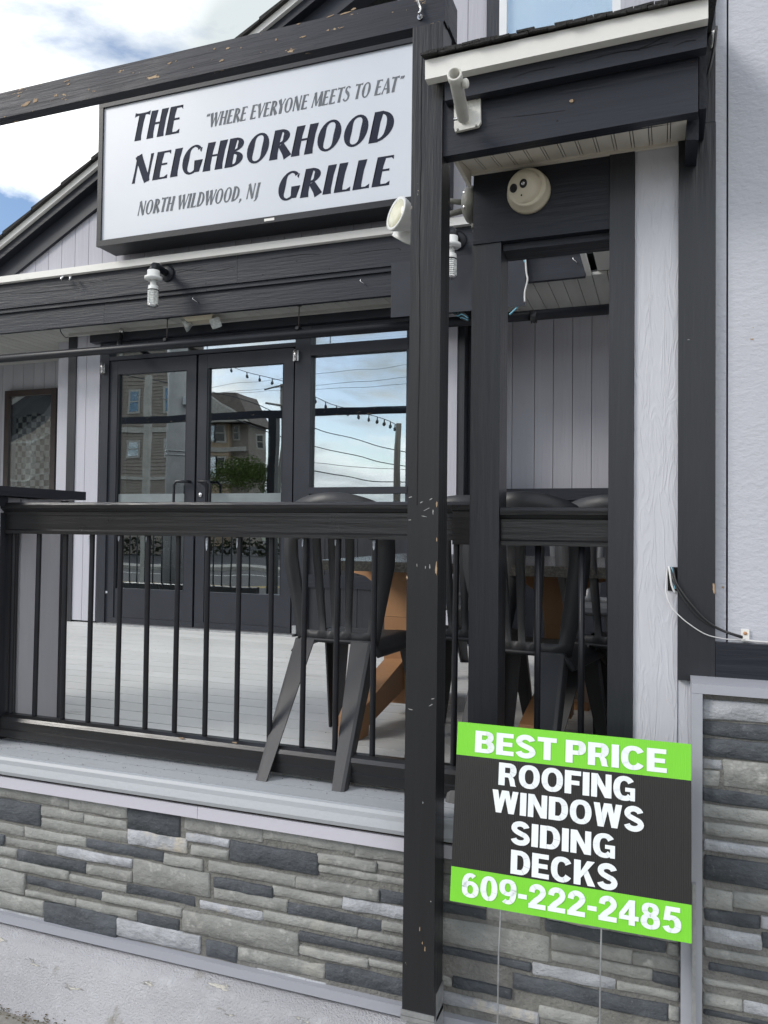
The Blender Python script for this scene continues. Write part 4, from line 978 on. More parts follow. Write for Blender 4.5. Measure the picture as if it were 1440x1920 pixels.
# sprinkler pipe
zp = P(0, 672, YW-.33)[1]
pz = [P(0, 672, 5.1)[1]]
YPp = 5.12
pA, pB_ = P(0, 672, YPp), P(765, 611, YPp)
pp = thing('sprinkler_pipe', 'black horizontal pipe running under the porch ceiling above the doors', 'pipe', (-3, YPp, pA[1]))
xA = -9; zAv = pA[1]
XpE = P(1139, 585, YPp)[0]; XmE = P(870, 605, YPp)[0]
MB().tube([(xA, YPp, zAv), (XpE+.5, YPp, P(765, 611, YPp)[1])], .034, 18).build('pipe', smooth_black, pp)
zpc = (zAv+P(765, 611, YPp)[1])/2
hx_, hz_ = P(201, 652, YPp)
MB().tube([(hx_+.01, YPp+.16, zc0), (hx_+.0, YPp+.16, zpc+.12), (hx_+.01, YPp+.14, zpc+.09), (hx_+.10, YPp+.02, zpc+.02)], [.014, .018, .022, .020], 12).build('riser', smooth_black, pp)
MB().lathe([(0, .02), (.03, .018), (.035, .012)], (hx_+.01, YPp+.16, zc0-.035), (0, 0, 1), 12).build('fitting', silver, pp)
for hpx in (313, 560, 870):
    X = P(hpx, 640, YPp)[0]
    MB().tube([(X, YPp, zpc+.03), (X, YPp, zc0)], .004, 8).lathe([(0, .02), (.004, .02)], (X, YPp, zc0-.006), (0, 0, 1), 12).build('hanger_rod', brown_fr, pp)
    MB().box(X-.012, X+.012, YPp-.034, YPp+.034, zpc+.028, zpc+.05).build('hanger_clip', smooth_black, pp, .003)
X = P(1001, 596, YPp)[0]
cl = MB().lathe([(-.02, .031), (-.018, .044), (-.006, .036), (.0, .045), (.01, .036), (.018, .044), (.02, .031)], (X, YPp, P(1001, 594, YPp)[1]), (1, 0, 0), 14)
cl.build('tape_wrap', wire_black, pp)
# loose wires by the panel
def wire(pts, r, m, label, n=7, cat='wire'):
    return tag(MB().tube(pts, r, n).build('wire', m), label, cat)
def smoothp(pts, n=6):
    P_ = [Vector(p) for p in pts]; o_ = []
    for i in range(len(P_)-1):
        p0, p1, p2, p3 = P_[max(i-1, 0)], P_[i], P_[i+1], P_[min(i+2, len(P_)-1)]
        for k in range(n):
            t = k/n; o_.append(.5*((2*p1)+(-p0+p2)*t+(2*p0-5*p1+4*p2-p3)*t*t+(-p0+3*p1-3*p2+p3)*t**3))
    o_.append(P_[-1]); return o_
def pw_(lst, Y): return smoothp([(P(a, b_, Y)[0], Y, P(a, b_, Y)[1]) for a, b_ in lst])
wire(pw_([(986, 455), (985, 480), (987, 510), (989, 525), (984, 548), (984, 566)], YF-.06), .006, wire_white, 'white wire dangling beside the sheet panel, right of the inner post')
wire(pw_([(976, 455), (981, 480), (984, 492)], YF-.062), .005, wire_blue, 'short blue wire beside the dangling white wire')
wire(pw_([(975, 570), (966, 580), (955, 590)], YF-.03), .006, wire_blue, 'thin blue wire end under the sheet panel')
for k in range(5):
    wire(pw_([(846+k*4, 584), (855+k*3, 590+k*2), (866, 586+k*3), (878, 594+k*2)], YF-.02+k*.01), .005, wire_blue if k % 2 else wire_black, ('topmost black', 'upper blue', 'middle black', 'lower blue', 'lowest black')[k]+' cable of the tangle under the sheet between the posts')['group'] = 'tangled cables under the sheet'
wire(pw_([(112, 610), (114, 622), (122, 632), (128, 632)], YF+.1), .004, wire_black, 'thin black wire looping at the ceiling left of the doors')

# ---------------------------------------------------------------- dome camera
cx, czz = P(985, 362, YP2-.07)
dc = thing('dome_camera', 'round cream security camera with two dark lenses on the black header board', 'camera', (cx, YP2-.005, czz))
Yb = YP2-.005
cxb, czb = P(992, 362, Yb)
ax_d = Vector((-.10, -1, -.06)).normalized()
MB().lathe([(0, .064), (.010, .064), (.018, .062), (.022, .058), (.040, .057), (.046, .054)], (cxb, Yb, czb), (0, -1, 0), 40).build('base', cam_m, dc, 0)
ball_c = Vector((cxb-.006, Yb-.030, czb))
face = Vector((-.42, -1, -.22)).normalized()
prof_b = [(-.05*cos(t_), .05*sin(t_)) for t_ in [k*pi/16 for k in range(0, 12)]]
MB().lathe([(-.03, .045), (-.012, .051), (.004, .052), (.018, .049), (.027, .044), (.030, .041), (.031, .040), (.0315, .001)], ball_c, face, 40).build('eyeball', cam_m, dc)
uu = Vector((0, 0, 1)).cross(face).normalized()*-1; vv = face.cross(uu)*-1
if vv.z < 0: vv = -vv
if uu.x < 0: uu = -uu
for (a, b_, r_) in ((-.020, .004, .0125), (.014, .008, .0125)):
    c = ball_c+face*.0316+uu*a+vv*b_
    ln = MB().lathe([(0, r_), (.0012, r_), (.0016, r_*.8), (.001, .001)], c, face, 22).build('lens', lens_m, dc)
    if a > 0: MB().lathe([(0, .006), (.001, .005), (.0012, .001)], c+face*.0018, face, 8).build('led_chip', silver, ln)
MB().lathe([(0, .0028), (.0006, .0028), (.0008, .001)], ball_c+face*.0316+uu*.004-vv*.022, face, 10).build('sensor_hole', lens_m, dc)

# ---------------------------------------------------------------- flag holder
fx, fz = P(877, 215, 2.045)
fh = thing('flag_holder', 'chipped white cast metal flagpole holder on the hood beam', 'flag holder', (fx, 2.045, fz))
Yq = 2.048
pc = [P(a, b_, Yq) for a, b_ in ((855, 250), (898, 240), (903, 232), (902, 186), (896, 180), (857, 188), (853, 195), (853, 243))]
MB().prism(pc, 'y', Yq-.010, Yq).build('plate', flag_m, fh, .002)
for a, b_ in ((858, 243), (893, 236), (894, 185), (862, 192)):
    X, Z = P(a, b_, Yq-.01); MB().lathe([(0, .0035), (.0018, .003), (.002, .0005)], (X, Yq-.010, Z), (0, -1, 0), 10).build('screw', lampgrey, fh)
p_b = Vector((P(871, 232, Yq-.02)[0], Yq-.018, P(871, 232, Yq-.02)[1])); p_t = Vector((P(852, 138, Yq-.23)[0], Yq-.23, P(852, 138, Yq-.23)[1]))
dr = (p_t-p_b); Lf = dr.length; ax_ = dr.normalized()
MB().lathe([(.02, .008), (.03, .0165), (Lf-.022, .0165), (Lf-.020, .0185), (Lf-.002, .0185), (Lf, .0175), (Lf, .0135), (Lf-.05, .0125), (Lf-.05, .0005)], p_b, ax_, 26).build('tube', flag_m, fh)
MB().prism([(Yq-.008, fz-.030), (Yq-.008, fz+.012), (Yq-.040, fz+.020), (Yq-.036, fz-.004), (Yq-.022, fz-.024)], 'x', p_b.x-.010, p_b.x-.003).build('toothed_ear', flag_m, fh, .001)
MB().prism([(Yq-.008, fz-.030), (Yq-.008, fz+.012), (Yq-.040, fz+.020), (Yq-.036, fz-.004), (Yq-.022, fz-.024)], 'x', p_b.x+.003, p_b.x+.010).build('toothed_ear', flag_m, fh, .001)
for k in range(6):
    zt_ = fz-.022+k*.0065
    MB().box(p_b.x-.0105, p_b.x+.0105, Yq-.0245-k*.0026, Yq-.0205-k*.0026, zt_, zt_+.0028).build('tooth', lampgrey, fh)
bt = p_b+ax_*.03
MB().tube([bt+Vector((-.026, 0, 0)), bt+Vector((.016, 0, 0))], .0042, 10).build('pivot_bolt', silver, fh)
kb = p_b+ax_*(Lf*.80)
MB().tube([kb, kb+Vector((.020, -.004, -.004))], .0035, 8).build('thumb_stem', silver, fh)
MB().lathe([(0, .010), (.002, .0115), (.009, .0115), (.011, .0095), (.0112, .001)], kb+Vector((.019, -.004, -.004)), (1, -.2, -.1), 18).build('thumb_knob', flag_m, fh)

# ---------------------------------------------------------------- twin floodlight on the inner post
gx_, gz_ = P(874, 380, YP2+.03)
fl = thing('twin_floodlight', 'cream twin bullet floodlight reaching left behind the middle post from a grey box', 'floodlight', (gx_, YP2+.04, gz_))
bxX = qx0+.003; cY = YP2+.05; cZ = P(880, 385, cY)[1]
MB().lathe([(0, .056), (.014, .056), (.020, .058), (.034, .050), (.044, .030), (.046, .001)], (bxX, cY, cZ), (-1, 0, 0), 28).build('junction_box', lampgrey, fl)
for s_ in (-.022, .022):
    MB().lathe([(0, .006), (.003, .005), (.0035, .001)], (bxX-.03, cY-.045, cZ+s_), (-.3, -1, 0), 8).build('screw', silver, fl)
def bell(tip, dirv, r_=.050, L_=.10):
    d = Vector(dirv).normalized(); T = Vector(tip)
    b_ = MB().lathe([(0, .020), (.012, .026), (.03, .029), (.05, .036), (L_-.01, r_*.97), (L_, r_), (L_+.006, r_*1.03), (L_+.006, r_*.9)], T, d, 30).build('lamp_head', lampwhite, fl)
    MB().lathe([(L_+.001, r_*.93), (L_+.006, r_*.85), (L_+.010, r_*.5), (L_+.011, .001)], T, d, 26).build('lens', refl, b_)
mpx = P(800, 392, cY)[0]; 
j1 = Vector((P(838, 376, cY)[0], cY, P(838, 376, cY)[1])); 
h1c = Vector((P(746, 405, cY-.03)[0], cY-.03, P(746, 405, cY-.03)[1]))
d1 = Vector((-.60, -.72, .18)).normalized()
t1 = h1c - d1*.085 + Vector((.01, .0, .0))
bell(t1, d1, .054, .098)
d2 = Vector((-.05, .5, -.75)).normalized(); t2 = Vector((P(790, 425, cY)[0], cY+.02, P(790, 425, cY)[1])); 
h2 = Vector((P(760, 428, cY+.02)[0], cY+.03, P(760, 428, cY)[1]+.02)); bell(h2-Vector((-.035, 0, -.035)), Vector((-.45, .25, -.75)), .048, .085)
MB().tube([(bxX-.04, cY, cZ+.010), tuple(j1), tuple(t1)], [.009, .009, .012], 10).build('arm', lampgrey, fl)
MB().tube([(bxX-.04, cY, cZ-.014), (j1.x, cY+.01, cZ-.016), tuple(h2+Vector((.03, 0, .02)))], [.009, .009, .011], 10).build('arm', lampgrey, fl)
MB().tube([(bxX-.008, cY, cZ-.052), (bxX-.008, cY, cZ-.075)], .010, 12).build('cable_gland', lampgrey, fl)
MB().tube(smoothp([(bxX-.008, cY, cZ-.075), (bxX-.009, cY+.002, cZ-.09), (bxX-.002, cY+.01, cZ-.108), (bxX+.01, cY+.03, cZ-.115)]), .005, 8).build('cable', wire_black, fl)

# ---------------------------------------------------------------- wear with a shape of its own
tan_chip = mat('bare_wood_chip', (.40, .29, .19), .85, (.28, .20, .13), 60); pale_chip = mat('pale_scuff', (.42, .42, .42), .7, (.2, .2, .2), 80)
wr = random.Random(21)
def chip_at(px, py, wpx, hpx, Y, par, m, name='paint_chip', tilt=0.0):
    X, Z = at(px, py, Y); sc_ = at(px+1, py, Y)[0]-X; n_ = 11; P_ = []
    for k in range(n_):
        a = 2*pi*k/n_; r_ = wr.uniform(.45, 1.15); dx, dz = cos(a)*wpx/2*r_*sc_, sin(a)*hpx/2*r_*sc_
        P_.append((X+dx*cos(tilt)-dz*sin(tilt), Y-.0009, Z+dx*sin(tilt)+dz*cos(tilt)))
    q = MB(); c0 = q.b.verts.new((X, Y-.0009, Z)); vs_ = [q.b.verts.new(p) for p in P_]
    for k in range(n_): q.b.faces.new((c0, vs_[k], vs_[(k+1) % n_]))
    return q.build(name, m, par)
for (a, b_, w_, h_) in ((50, 195, 26, 9), (66, 188, 16, 8), (105, 179, 12, 6), (125, 152, 16, 3), (128, 158, 9, 3), (35, 180, 8, 3), (250, 137, 5, 3), (262, 136, 3, 2), (318, 119, 12, 4), (330, 115, 6, 2), (415, 114, 11, 5), (402, 92, 6, 4), (452, 90, 4, 3), (518, 74, 6, 8), (568, 69, 18, 4), (560, 45, 12, 3), (615, 57, 7, 4), (640, 52, 12, 2), (650, 24, 40, 4), (620, 30, 24, 3), (663, 17, 16, 4), (167, 168, 3, 4), (9, 219, 5, 3)):
    chip_at(a, b_, w_*.8, h_*.8, YP+.001, bm_, tan_chip, tilt=.12)
for (a, b_, w_, h_, m_) in ((818, 1066, 5, 26, tan_chip), (819, 945, 4, 12, tan_chip), (763, 1082, 4, 8, tan_chip), (819, 1012, 3, 10, tan_chip), (790, 942, 9, 2, pale_chip), (800, 955, 12, 2, pale_chip), (812, 960, 3, 10, pale_chip), (795, 968, 14, 2, pale_chip), (808, 936, 8, 2, pale_chip), (770, 932, 7, 2, pale_chip), (768, 975, 6, 2, pale_chip), (806, 1062, 2, 9, pale_chip), (782, 1060, 2, 10, pale_chip), (798, 1064, 2, 8, pale_chip), (787, 1742, 2, 10, tan_chip), (797, 1780, 2, 12, tan_chip), (792, 1768, 2, 7, tan_chip), (808, 1690, 2, 3, pale_chip), (793, 1505, 2, 5, pale_chip), (812, 1310, 9, 2, pale_chip), (770, 1330, 12, 2, pale_chip), (808, 1322, 10, 2, pale_chip)):
    chip_at(a, b_, w_, h_, YP, post, m_, tilt=wr.uniform(-.3, .6) if m_ is pale_chip and w_ > h_ else 0)
for (a, b_, w_, h_) in ((1410, 636, 10, 4), (1356, 1101, 6, 9), (1412, 614, 3, 2), (1414, 268, 2, 2), (1426, 380, 3, 2)):
    chip_at(a, b_, w_, h_, 2.288, rb, tan_chip)
chip_at(1338, 1103, 6, 26, 2.262, rb, tan_chip); chip_at(1291, 637, 7, 2, 2.262, rb, pale_chip)
for (a, b_, w_, h_) in ((1072, 190, 17, 11), (1099, 165, 3, 3), (1045, 227, 4, 4), (1298, 116, 9, 4)): chip_at(a, b_, w_, h_, 2.050, hdr, rot_m, 'knot')
chip_at(1072, 189, 9, 6, 2.0493, hdr, tan_chip, 'knot')
for (a, b_) in ((340, 1380), (440, 1388)): chip_at(a, b_+4, 14, 3, 2.2985, ra, tan_chip)
def split_line(lst, Y, par, w0):
    P_ = smoothp([(at(a, b_, Y)[0], Y-.0008, at(a, b_, Y)[1]) for a, b_ in lst], 5); q = MB()
    for k in range(len(P_)-1):
        wa = w0*(.3+.7*sin(pi*k/len(P_)))*wr.uniform(.6, 1.2); jj = w0*wr.uniform(-.5, .5)
        q.quad(P_[k]+Vector((0, 0, wa+jj)), P_[k+1]+Vector((0, 0, wa)), P_[k+1]-Vector((0, 0, wa)), P_[k]-Vector((0, 0, wa-jj)))
    q.build('split', crack_m, par)
for lst in ([(1195, 92), (1215, 85), (1240, 72), (1262, 64)], [(1160, 98), (1200, 92), (1232, 84), (1255, 79)], [(960, 146), (1000, 133), (1040, 126)], [(1080, 118), (1130, 105), (1170, 96), (1200, 94)], [(1262, 88), (1285, 78), (1305, 75)]):
    split_line(lst, 2.015, hdr, .0011)
for lst in ([(930, 222), (1000, 215), (1060, 207)], [(862, 246), (880, 243), (905, 240)]): split_line(lst, 2.050, hdr, .0006)
for lst in ([(60, 540), (130, 536), (220, 522)], [(240, 540), (300, 520), (380, 500)], [(330, 505), (400, 508), (440, 500)], [(480, 490), (560, 478), (600, 477)], [(20, 552), (80, 548), (150, 541)], [(640, 480), (700, 470), (750, 466)]):
    split_line(lst, YF-.035, rs, .0018)

# ---------------------------------------------------------------- yard sign (leans back on the wall)
yb_ = 1.972; yt_ = 2.040
BLx, BLz = at(843, 1690, yb_); BRx, BRz = at(1297, 1768, yb_); TLx, TLz = at(859, 1353, yt_); TRx, TRz = at(1296, 1396, yt_)
x0s = (BLx+TLx)/2; x1s = (BRx+TRx)/2; zb_s = (BLz+BRz)/2; zt_s = (TLz+TRz)/2
ys = thing('yard_sign', 'green and black BEST PRICE yard sign on wire stakes before the stone wall', 'sign', (x0s, yb_, zb_s))
def ysp(u, v, off=0):    # u right, v down
    X = x0s+(x1s-x0s)*u; Z = zt_s+(zb_s-zt_s)*v; Y = yt_+(yb_-yt_)*v
    n_ = Vector((0, zt_s-zb_s, -(yt_-yb_))).normalized()*-1
    return Vector((X, Y, Z))+Vector((0, n_.y, -n_.z))*off if False else Vector((X, Y-off*.99, Z+off*.1))
def panel(name, m, u0, u1, v0, v1, front, th, par=ys):
    a = [ysp(u0, v0, front), ysp(u1, v0, front), ysp(u1, v1, front), ysp(u0, v1, front)]; b_ = [ysp(u0, v0, front-th), ysp(u1, v0, front-th), ysp(u1, v1, front-th), ysp(u0, v1, front-th)]
    return MB().loft([a, b_], True, False).build(name, m, par)
panel('top_band', y_green, 0, 1, 0, .188, 0, .004); panel('middle_band', y_black, 0, 1, .188, .812, 0, .004); panel('bottom_band', y_green, 0, 1, .812, 1, 0, .004)
def sans(c):
    "heavy grotesque capitals and figures as flat polygons; cap height 1"
    s, t = .262, .20; Q = []
    def rc(x0, y0, x1, y1): Q.append([(x0, y0), (x1, y0), (x1, y1), (x0, y1)])
    def ring(cx, cy, rx, ry, a0, a1, w=s, h=t, n=30, e=.88):
        def pt(a, X, Y): return (cx+X*math.copysign(abs(cos(a))**e, cos(a)), cy+Y*math.copysign(abs(sin(a))**e, sin(a)))
        for k in range(n):
            p, q = R(a0+(a1-a0)*k/n), R(a0+(a1-a0)*(k+1)/n)
            Q.append([pt(p, rx, ry), pt(q, rx, ry), pt(q, rx-w, ry-h), pt(p, rx-w, ry-h)])
    def diag(x0, y0, x1, y1, w): Q.append([(x0-w/2, y0), (x0+w/2, y0), (x1+w/2, y1), (x1-w/2, y1)])
    if c == 'I': rc(0, 0, s, 1); return Q, s
    if c == '-': rc(0, .31, .34, .50); return Q, .34
    if c == 'E': rc(0, 0, s, 1); rc(s, .80, .66, 1); rc(s, .405, .62, .595); rc(s, 0, .68, .20); return Q, .68
    if c == 'F': rc(0, 0, s, 1); rc(s, .80, .64, 1); rc(s, .39, .58, .58); return Q, .64
    if c == 'T': rc(.235, 0, .235+s, .80); rc(0, .80, .715, 1); return Q, .715
    if c == 'P' or c == 'R':
        rc(0, 0, s, 1); rc(s, .80, .46, 1); rc(s, .37, .46, .56); ring(.44, .685, .30, .315, -90, 90, s, .19)
        if c == 'R': Q.append([(.36, .40), (.58, .42), (.66, .30), (.70, .06), (.74, 0), (.50, 0), (.46, .20), (.42, .34)]); return Q, .77
        return Q, .74
    if c == 'B': rc(0, 0, s, 1); rc(s, .81, .44, 1); rc(s, .43, .46, .60); rc(s, 0, .46, .19); ring(.43, .735, .29, .265, -90, 90, .23, .185); ring(.45, .285, .31, .285, -90, 90, s, .19); return Q, .76
    if c == 'D': rc(0, 0, s, 1); rc(s, .80, .38, 1); rc(s, 0, .38, .20); ring(.36, .5, .42, .5, -90, 90, s, .20); return Q, .78
    if c == 'O': ring(.43, .5, .43, .52, 0, 360, .25, .205, 44); return Q, .86
    if c == 'C': ring(.42, .5, .42, .52, 32, 328, .25, .205, 40); return Q, .82
    if c == 'G': ring(.42, .5, .42, .52, 35, 318, .25, .205, 40); rc(.45, .37, .82, .54); rc(.64, 0, .82, .37); return Q, .83
    if c == 'N': rc(0, 0, .23, 1); rc(.55, 0, .78, 1); Q.append([(.0, 1), (.25, 1), (.78, 0), (.53, 0)]); return Q, .78
    if c == 'W': diag(.13, 1, .30, 0, .24); diag(.30, 0, .52, 1, .22); diag(.60, 1, .82, 0, .22); diag(.82, 0, .99, 1, .24); rc(.42, .82, .70, 1); return Q, 1.12
    if c == 'K': rc(0, 0, s, 1); Q.append([(s, .28), (s, .56), (.50, 1), (.79, 1)]); Q.append([(.34, .50), (.52, .64), (.82, 0), (.53, 0)]); return Q, .82
    if c == 'S':
        def pth(cx, cy, rx, ry, a0, a1, n=14): return [(cx+rx*cos(R(a0+(a1-a0)*k/n)), cy+ry*sin(R(a0+(a1-a0)*k/n))) for k in range(n+1)]
        p = pth(.37, .725, .245, .195, 8, 245)+pth(.375, .275, .265, .195, 68, -172)
        Q += poly_stroke(p, [.235 if abs(k-len(p)/2) > 3 else .22 for k in range(len(p))]); return Q, .75
    if c == '0': ring(.34, .5, .34, .52, 0, 360, .235, .18, 40); return Q, .68
    if c == '2':
        p = [(.115+0*0, .66)]+[(.335+.215*cos(R(a)), .705+.21*sin(R(a))) for a in range(165, -40, -14)]+[(.42, .46), (.28, .33), (.17, .20)]
        Q += poly_stroke(p, [.22]*len(p)); rc(.0, 0, .66, .20); Q.append([(.0, .0), (.0, .12), (.09, .28), (.30, .22)]); return Q, .67
    if c == '4': rc(.35, 0, .57, 1); rc(.0, .20, .70, .38); Q.append([(.0, .38), (.0, .42), (.36, 1), (.40, .74), (.18, .38)]); return Q, .70
    if c == '5': rc(.12, .81, .62, 1); Q.append([(.12, 1), (.04, .45), (.25, .45), (.30, .85)]); ring(.33, .325, .33, .345, -160, 140, .23, .18, 30); return Q, .67
    if c in '69':
        q0 = len(Q); ring(.34, .33, .34, .35, 0, 360, .225, .165, 36); ring(.34, .50, .34, .52, 55, 190, .225, .17, 20); rc(.0, .33, .22, .5)
        if c == '9': Q[:] = [[(.68-a, 1-b_) for a, b_ in q] for q in Q]
        return Q, .68
    if c == '8': ring(.34, .745, .30, .27, 0, 360, .215, .155, 30); ring(.34, .285, .34, .305, 0, 360, .225, .165, 34); return Q, .68
    return Q, .26
def ytext(s_, u0, u1, v0, v1, par=ys):
    adv = 0; items = []
    for c in s_:
        Q, a = sans(c); items.append((Q, adv)); adv += a+(.07 if c != ' ' else 0)
    adv -= .07; b = bmesh.new(); k = 0
    off_ = wl(par)
    for Q, o_ in items:
        for q in Q:
            k += 1
            v = [b.verts.new(ysp(u0+(u1-u0)*(o_+a)/adv, v1+(v0-v1)*c_, .0008+(k % 8)*.00018)-off_) for a, c_ in q]
            b.faces.new(v)
    bmesh.ops.triangulate(b, faces=b.faces[:]); b.normal_update()
    for f in b.faces:
        if f.normal.y > 0: f.normal_flip()
    me = bpy.data.meshes.new('lettering'); b.to_mesh(me); b.free(); me.materials.append(y_white)
    t = bpy.data.objects.new('lettering', me); COL.objects.link(t); t.parent = par; t['label'] = 'white lettering reading ' + s_
    return t
ytext('BEST PRICE', .085, .905, .040, .163)
ytext('ROOFING', .198, .780, .205, .330)
ytext('WINDOWS', .172, .815, .358, .482)
ytext('SIDING', .262, .702, .518, .640)
ytext('DECKS', .265, .712, .672, .800)
ytext('609-222-2485', .053, .962, .836, .962)
for upx in (937, 1127):
    X = at(upx, 1800, yb_)[0]
    pz_ = [(X, yb_+.060, zb_s+.25), (X, yb_+.012, zb_s+.01), (X-.001, yb_-.01, zb_s-.1), (X-.003, yb_-.022, ZGRD)]
    MB().tube(pz_, .0021, 8).build('wire_stake', galv, ys)

# ---------------------------------------------------------------- cables at the right wall
hx0, hz1 = P(1252, 1063, 2.270); hx1, hz0 = P(1266, 1108, 2.270)
tag(MB().box(hx0, xk, 2.273, 2.2755, hz0, hz1).build('cable_slot', crack_m), 'small dark notch cut in the grey column where the cables come out', 'notch')
def cab(lst, r_, m, lb):
    return wire(smoothp([(at(a, b_, Y)[0], Y, at(a, b_, Y)[1]) for a, b_, Y in lst], 8), r_, m, lb, 8, 'cable')
cab([(1258, 1066, 2.27), (1262, 1085, 2.25), (1270, 1105, 2.245), (1290, 1135, 2.243), (1310, 1158, 2.245), (1338, 1175, 2.25), (1365, 1187, 2.258), (1392, 1196, 2.27)], .0028, wire_black, 'black cable curving down from the column notch, lower of the two')
cab([(1262, 1064, 2.27), (1267, 1090, 2.25), (1280, 1112, 2.243), (1300, 1138, 2.24), (1325, 1164, 2.243), (1355, 1182, 2.255), (1392, 1194, 2.268)], .0030, wire_black, 'black cable curving down from the column notch, upper of the two')
cab([(1251, 1066, 2.272), (1249, 1090, 2.262), (1249, 1112, 2.255), (1257, 1135, 2.252), (1272, 1153, 2.250), (1295, 1172, 2.248), (1325, 1190, 2.252), (1360, 1198, 2.262), (1390, 1200, 2.272)], .0015, wire_white, 'thin white wire hanging lowest across the black corner board')
cab([(1254, 1062, 2.272), (1257, 1080, 2.258), (1260, 1098, 2.252), (1265, 1110, 2.250), (1268, 1112, 2.262)], .0030, wire_white, 'short white wire stub in the column notch')
cab([(1259, 1064, 2.271), (1263, 1078, 2.26), (1264, 1092, 2.254), (1266, 1104, 2.252)], .0028, wire_blue, 'pale blue wire in the column notch')
cl_ = thing('cable_clip', 'small rusty clip pinning the cables to the grey side wall', 'clip', (at(1397, 1195, 2.285)[0], 2.285, at(1397, 1195, 2.285)[1]))
X, Z = at(1397, 1190, 2.285)
MB().box(X-.010, X+.010, 2.281, 2.2878, Z-.018, Z+.014).build('strap', white_trim, cl_, .002)
MB().lathe([(0, .005), (.002, .0045), (.003, .001)], (X, 2.281, Z+.004), (0, -1, 0), 10).build('screw', brown, cl_)
cab([(1395, 1200, 2.275), (1420, 1203, 2.272), (1450, 1205, 2.272), (1500, 1208, 2.272)], .0032, wire_white, 'painted cable lying on top of the black base board')
cab([(1343, 50, 2.25), (1341, 75, 2.24), (1337, 100, 2.24), (1330, 130, 2.24), (1322, 155, 2.25), (1312, 163, 2.26)], .004, wire_black, 'black cable looping behind the right end of the hood roof')
X, Z = at(1338, 62, 2.26)
tag(MB().tube([(X+.006, 2.28, Z+.014), (X+.002, 2.268, Z+.005), (X, 2.262, Z-.02), (X-.006, 2.26, Z-.04)], [.006, .008, .006, .002], 8).build('sealant_blob', white_trim), 'pale sealant blob at the top of the black corner board', 'sealant')

# ---------------------------------------------------------------- chairs and table
def make_chair(m, loc, rot, label):
    t = thing('patio_chair', label, 'chair', (0, 0, 0), 'black plastic chairs on the deck')
    # backrest lattice
    us = [-1, -.86, -.72, -.60, -.46, -.37, -.23, -.14, -.07, .07, .14, .23, .37, .46, .60, .72, .86, 1]
    b = bmesh.new(); vsr = [0, .08, .2, .4, .6, .72, .80, .86, .93, 1]
    def pos(u, v):
        zt = .852+.092*sqrt(max(0, 1-(u*.98)**2)); zb2 = .415
        z = zb2+(zt-zb2)*v
        hw = .155+.06*min(1, v*1.6)-.02*max(0, v-.75)*4*.5
        return (u*hw, -.13-.060*v+.075*(u*u)*(.35+.65*v), z)
    V = [[b.verts.new(pos(u, v)) for v in vsr] for u in us]
    for i in range(len(us)-1):
        uc = (us[i]+us[i+1])/2
        for k in range(len(vsr)-1):
            vc = (vsr[k]+vsr[k+1])/2
            solid = True
            if .08 < vc < .72: solid = abs(uc) > .66 or abs(uc) < .07 or .23 < abs(uc) < .37
            if .80 < vc < .86: solid = not (abs(uc) < .7 and i % 2 == 1)
            if solid: b.faces.new((V[i][k], V[i+1][k], V[i+1][k+1], V[i][k+1])).smooth = True
    b.verts.ensure_lookup_table()
    bmesh.ops.delete(b, geom=[v for v in b.verts if not v.link_faces], context='VERTS')
    bmesh.ops.recalc_face_normals(b, faces=b.faces[:])
    r_ = bmesh.ops.solidify(b, geom=b.faces[:], thickness=.012)
    q = MB(); q.b.free(); q.b = b; q.build('backrest', m, t)
    # seat with rolled edge
    b = bmesh.new(); n = 10; G = []
    for i in range(n+1):
        row = []
        for k in range(n+1):
            u, v = i/n*2-1, k/n
            hw = .165+.035*v; z = .43-.012*(1-u*u)*(1-(2*v-1)**2)
            if abs(u) == 1: z -= .05
            if k == n: z -= .035
            row.append(b.verts.new((u*hw*(1 if abs(u) < 1 else 1.03), -.135+.40*v, z)))
        G.append(row)
    for i in range(n):
        for k in range(n): b.faces.new((G[i][k], G[i+1][k], G[i+1][k+1], G[i][k+1])).smooth = True
    bmesh.ops.recalc_face_normals(b, faces=b.faces[:]); bmesh.ops.solidify(b, geom=b.faces[:], thickness=.010)
    q = MB(); q.b.free(); q.b = b; q.build('seat', m, t)
    for (tx, ty, fx_, fy) in ((-.145, -.125, -.148, -.395), (.130, -.125, .146, -.395), (-.165, .235, -.20, .33), (.165, .235, .20, .33)):
        sx = 1 if tx > 0 else -1; sy = 1 if ty > 0 else -1
        rings = []
        for k in range(6):
            w = k/5; cx_ = tx+(fx_-tx)*w; cy_ = ty+(fy-ty)*w; z = .425*(1-w)
            ay = .075-.042*w; a = .080-.036*w; th = .007
            # L section: outer corner towards (sx, sy)
            X1, Y1 = cx_+sx*.012, cy_+sy*.012
            L_ = [(X1, Y1), (X1-sx*a, Y1), (X1-sx*a, Y1-sy*th), (X1-sx*th*2.2, Y1-sy*th), (X1-sx*th, Y1-sy*th*2.2), (X1-sx*th, Y1-sy*ay), (X1, Y1-sy*ay)]
            L_ = [(X1-sx*.014, Y1), *L_[1:6], (X1, Y1-sy*ay), (X1, Y1-sy*.014), (X1-sx*.004, Y1-sy*.004)]
            rings.append([(x_, y_, z) for x_, y_ in L_])
        MB().loft(rings, True, False).build('leg', m, t, .0025)
    t.location = loc; t.rotation_euler = (0, 0, rot)
    return t
zch = ZD+.001
chA = make_chair(plastic, (-1.083, 2.645, zch), 0, 'black plastic chair left of the middle post, rear legs poking through the railing')
def chair_copy(loc, rot, label, m=None):
    c = copy_tree(chA); c.location = loc; c.rotation_euler = (0, 0, rot); c['label'] = label
    if m:
        for ch in c.children: ch.data = ch.data.copy(); ch.data.materials[0] = m
    return c
chair_copy((-.415, 2.66, zch), R(-6), 'black plastic chair behind the short railing, right of the inner post')
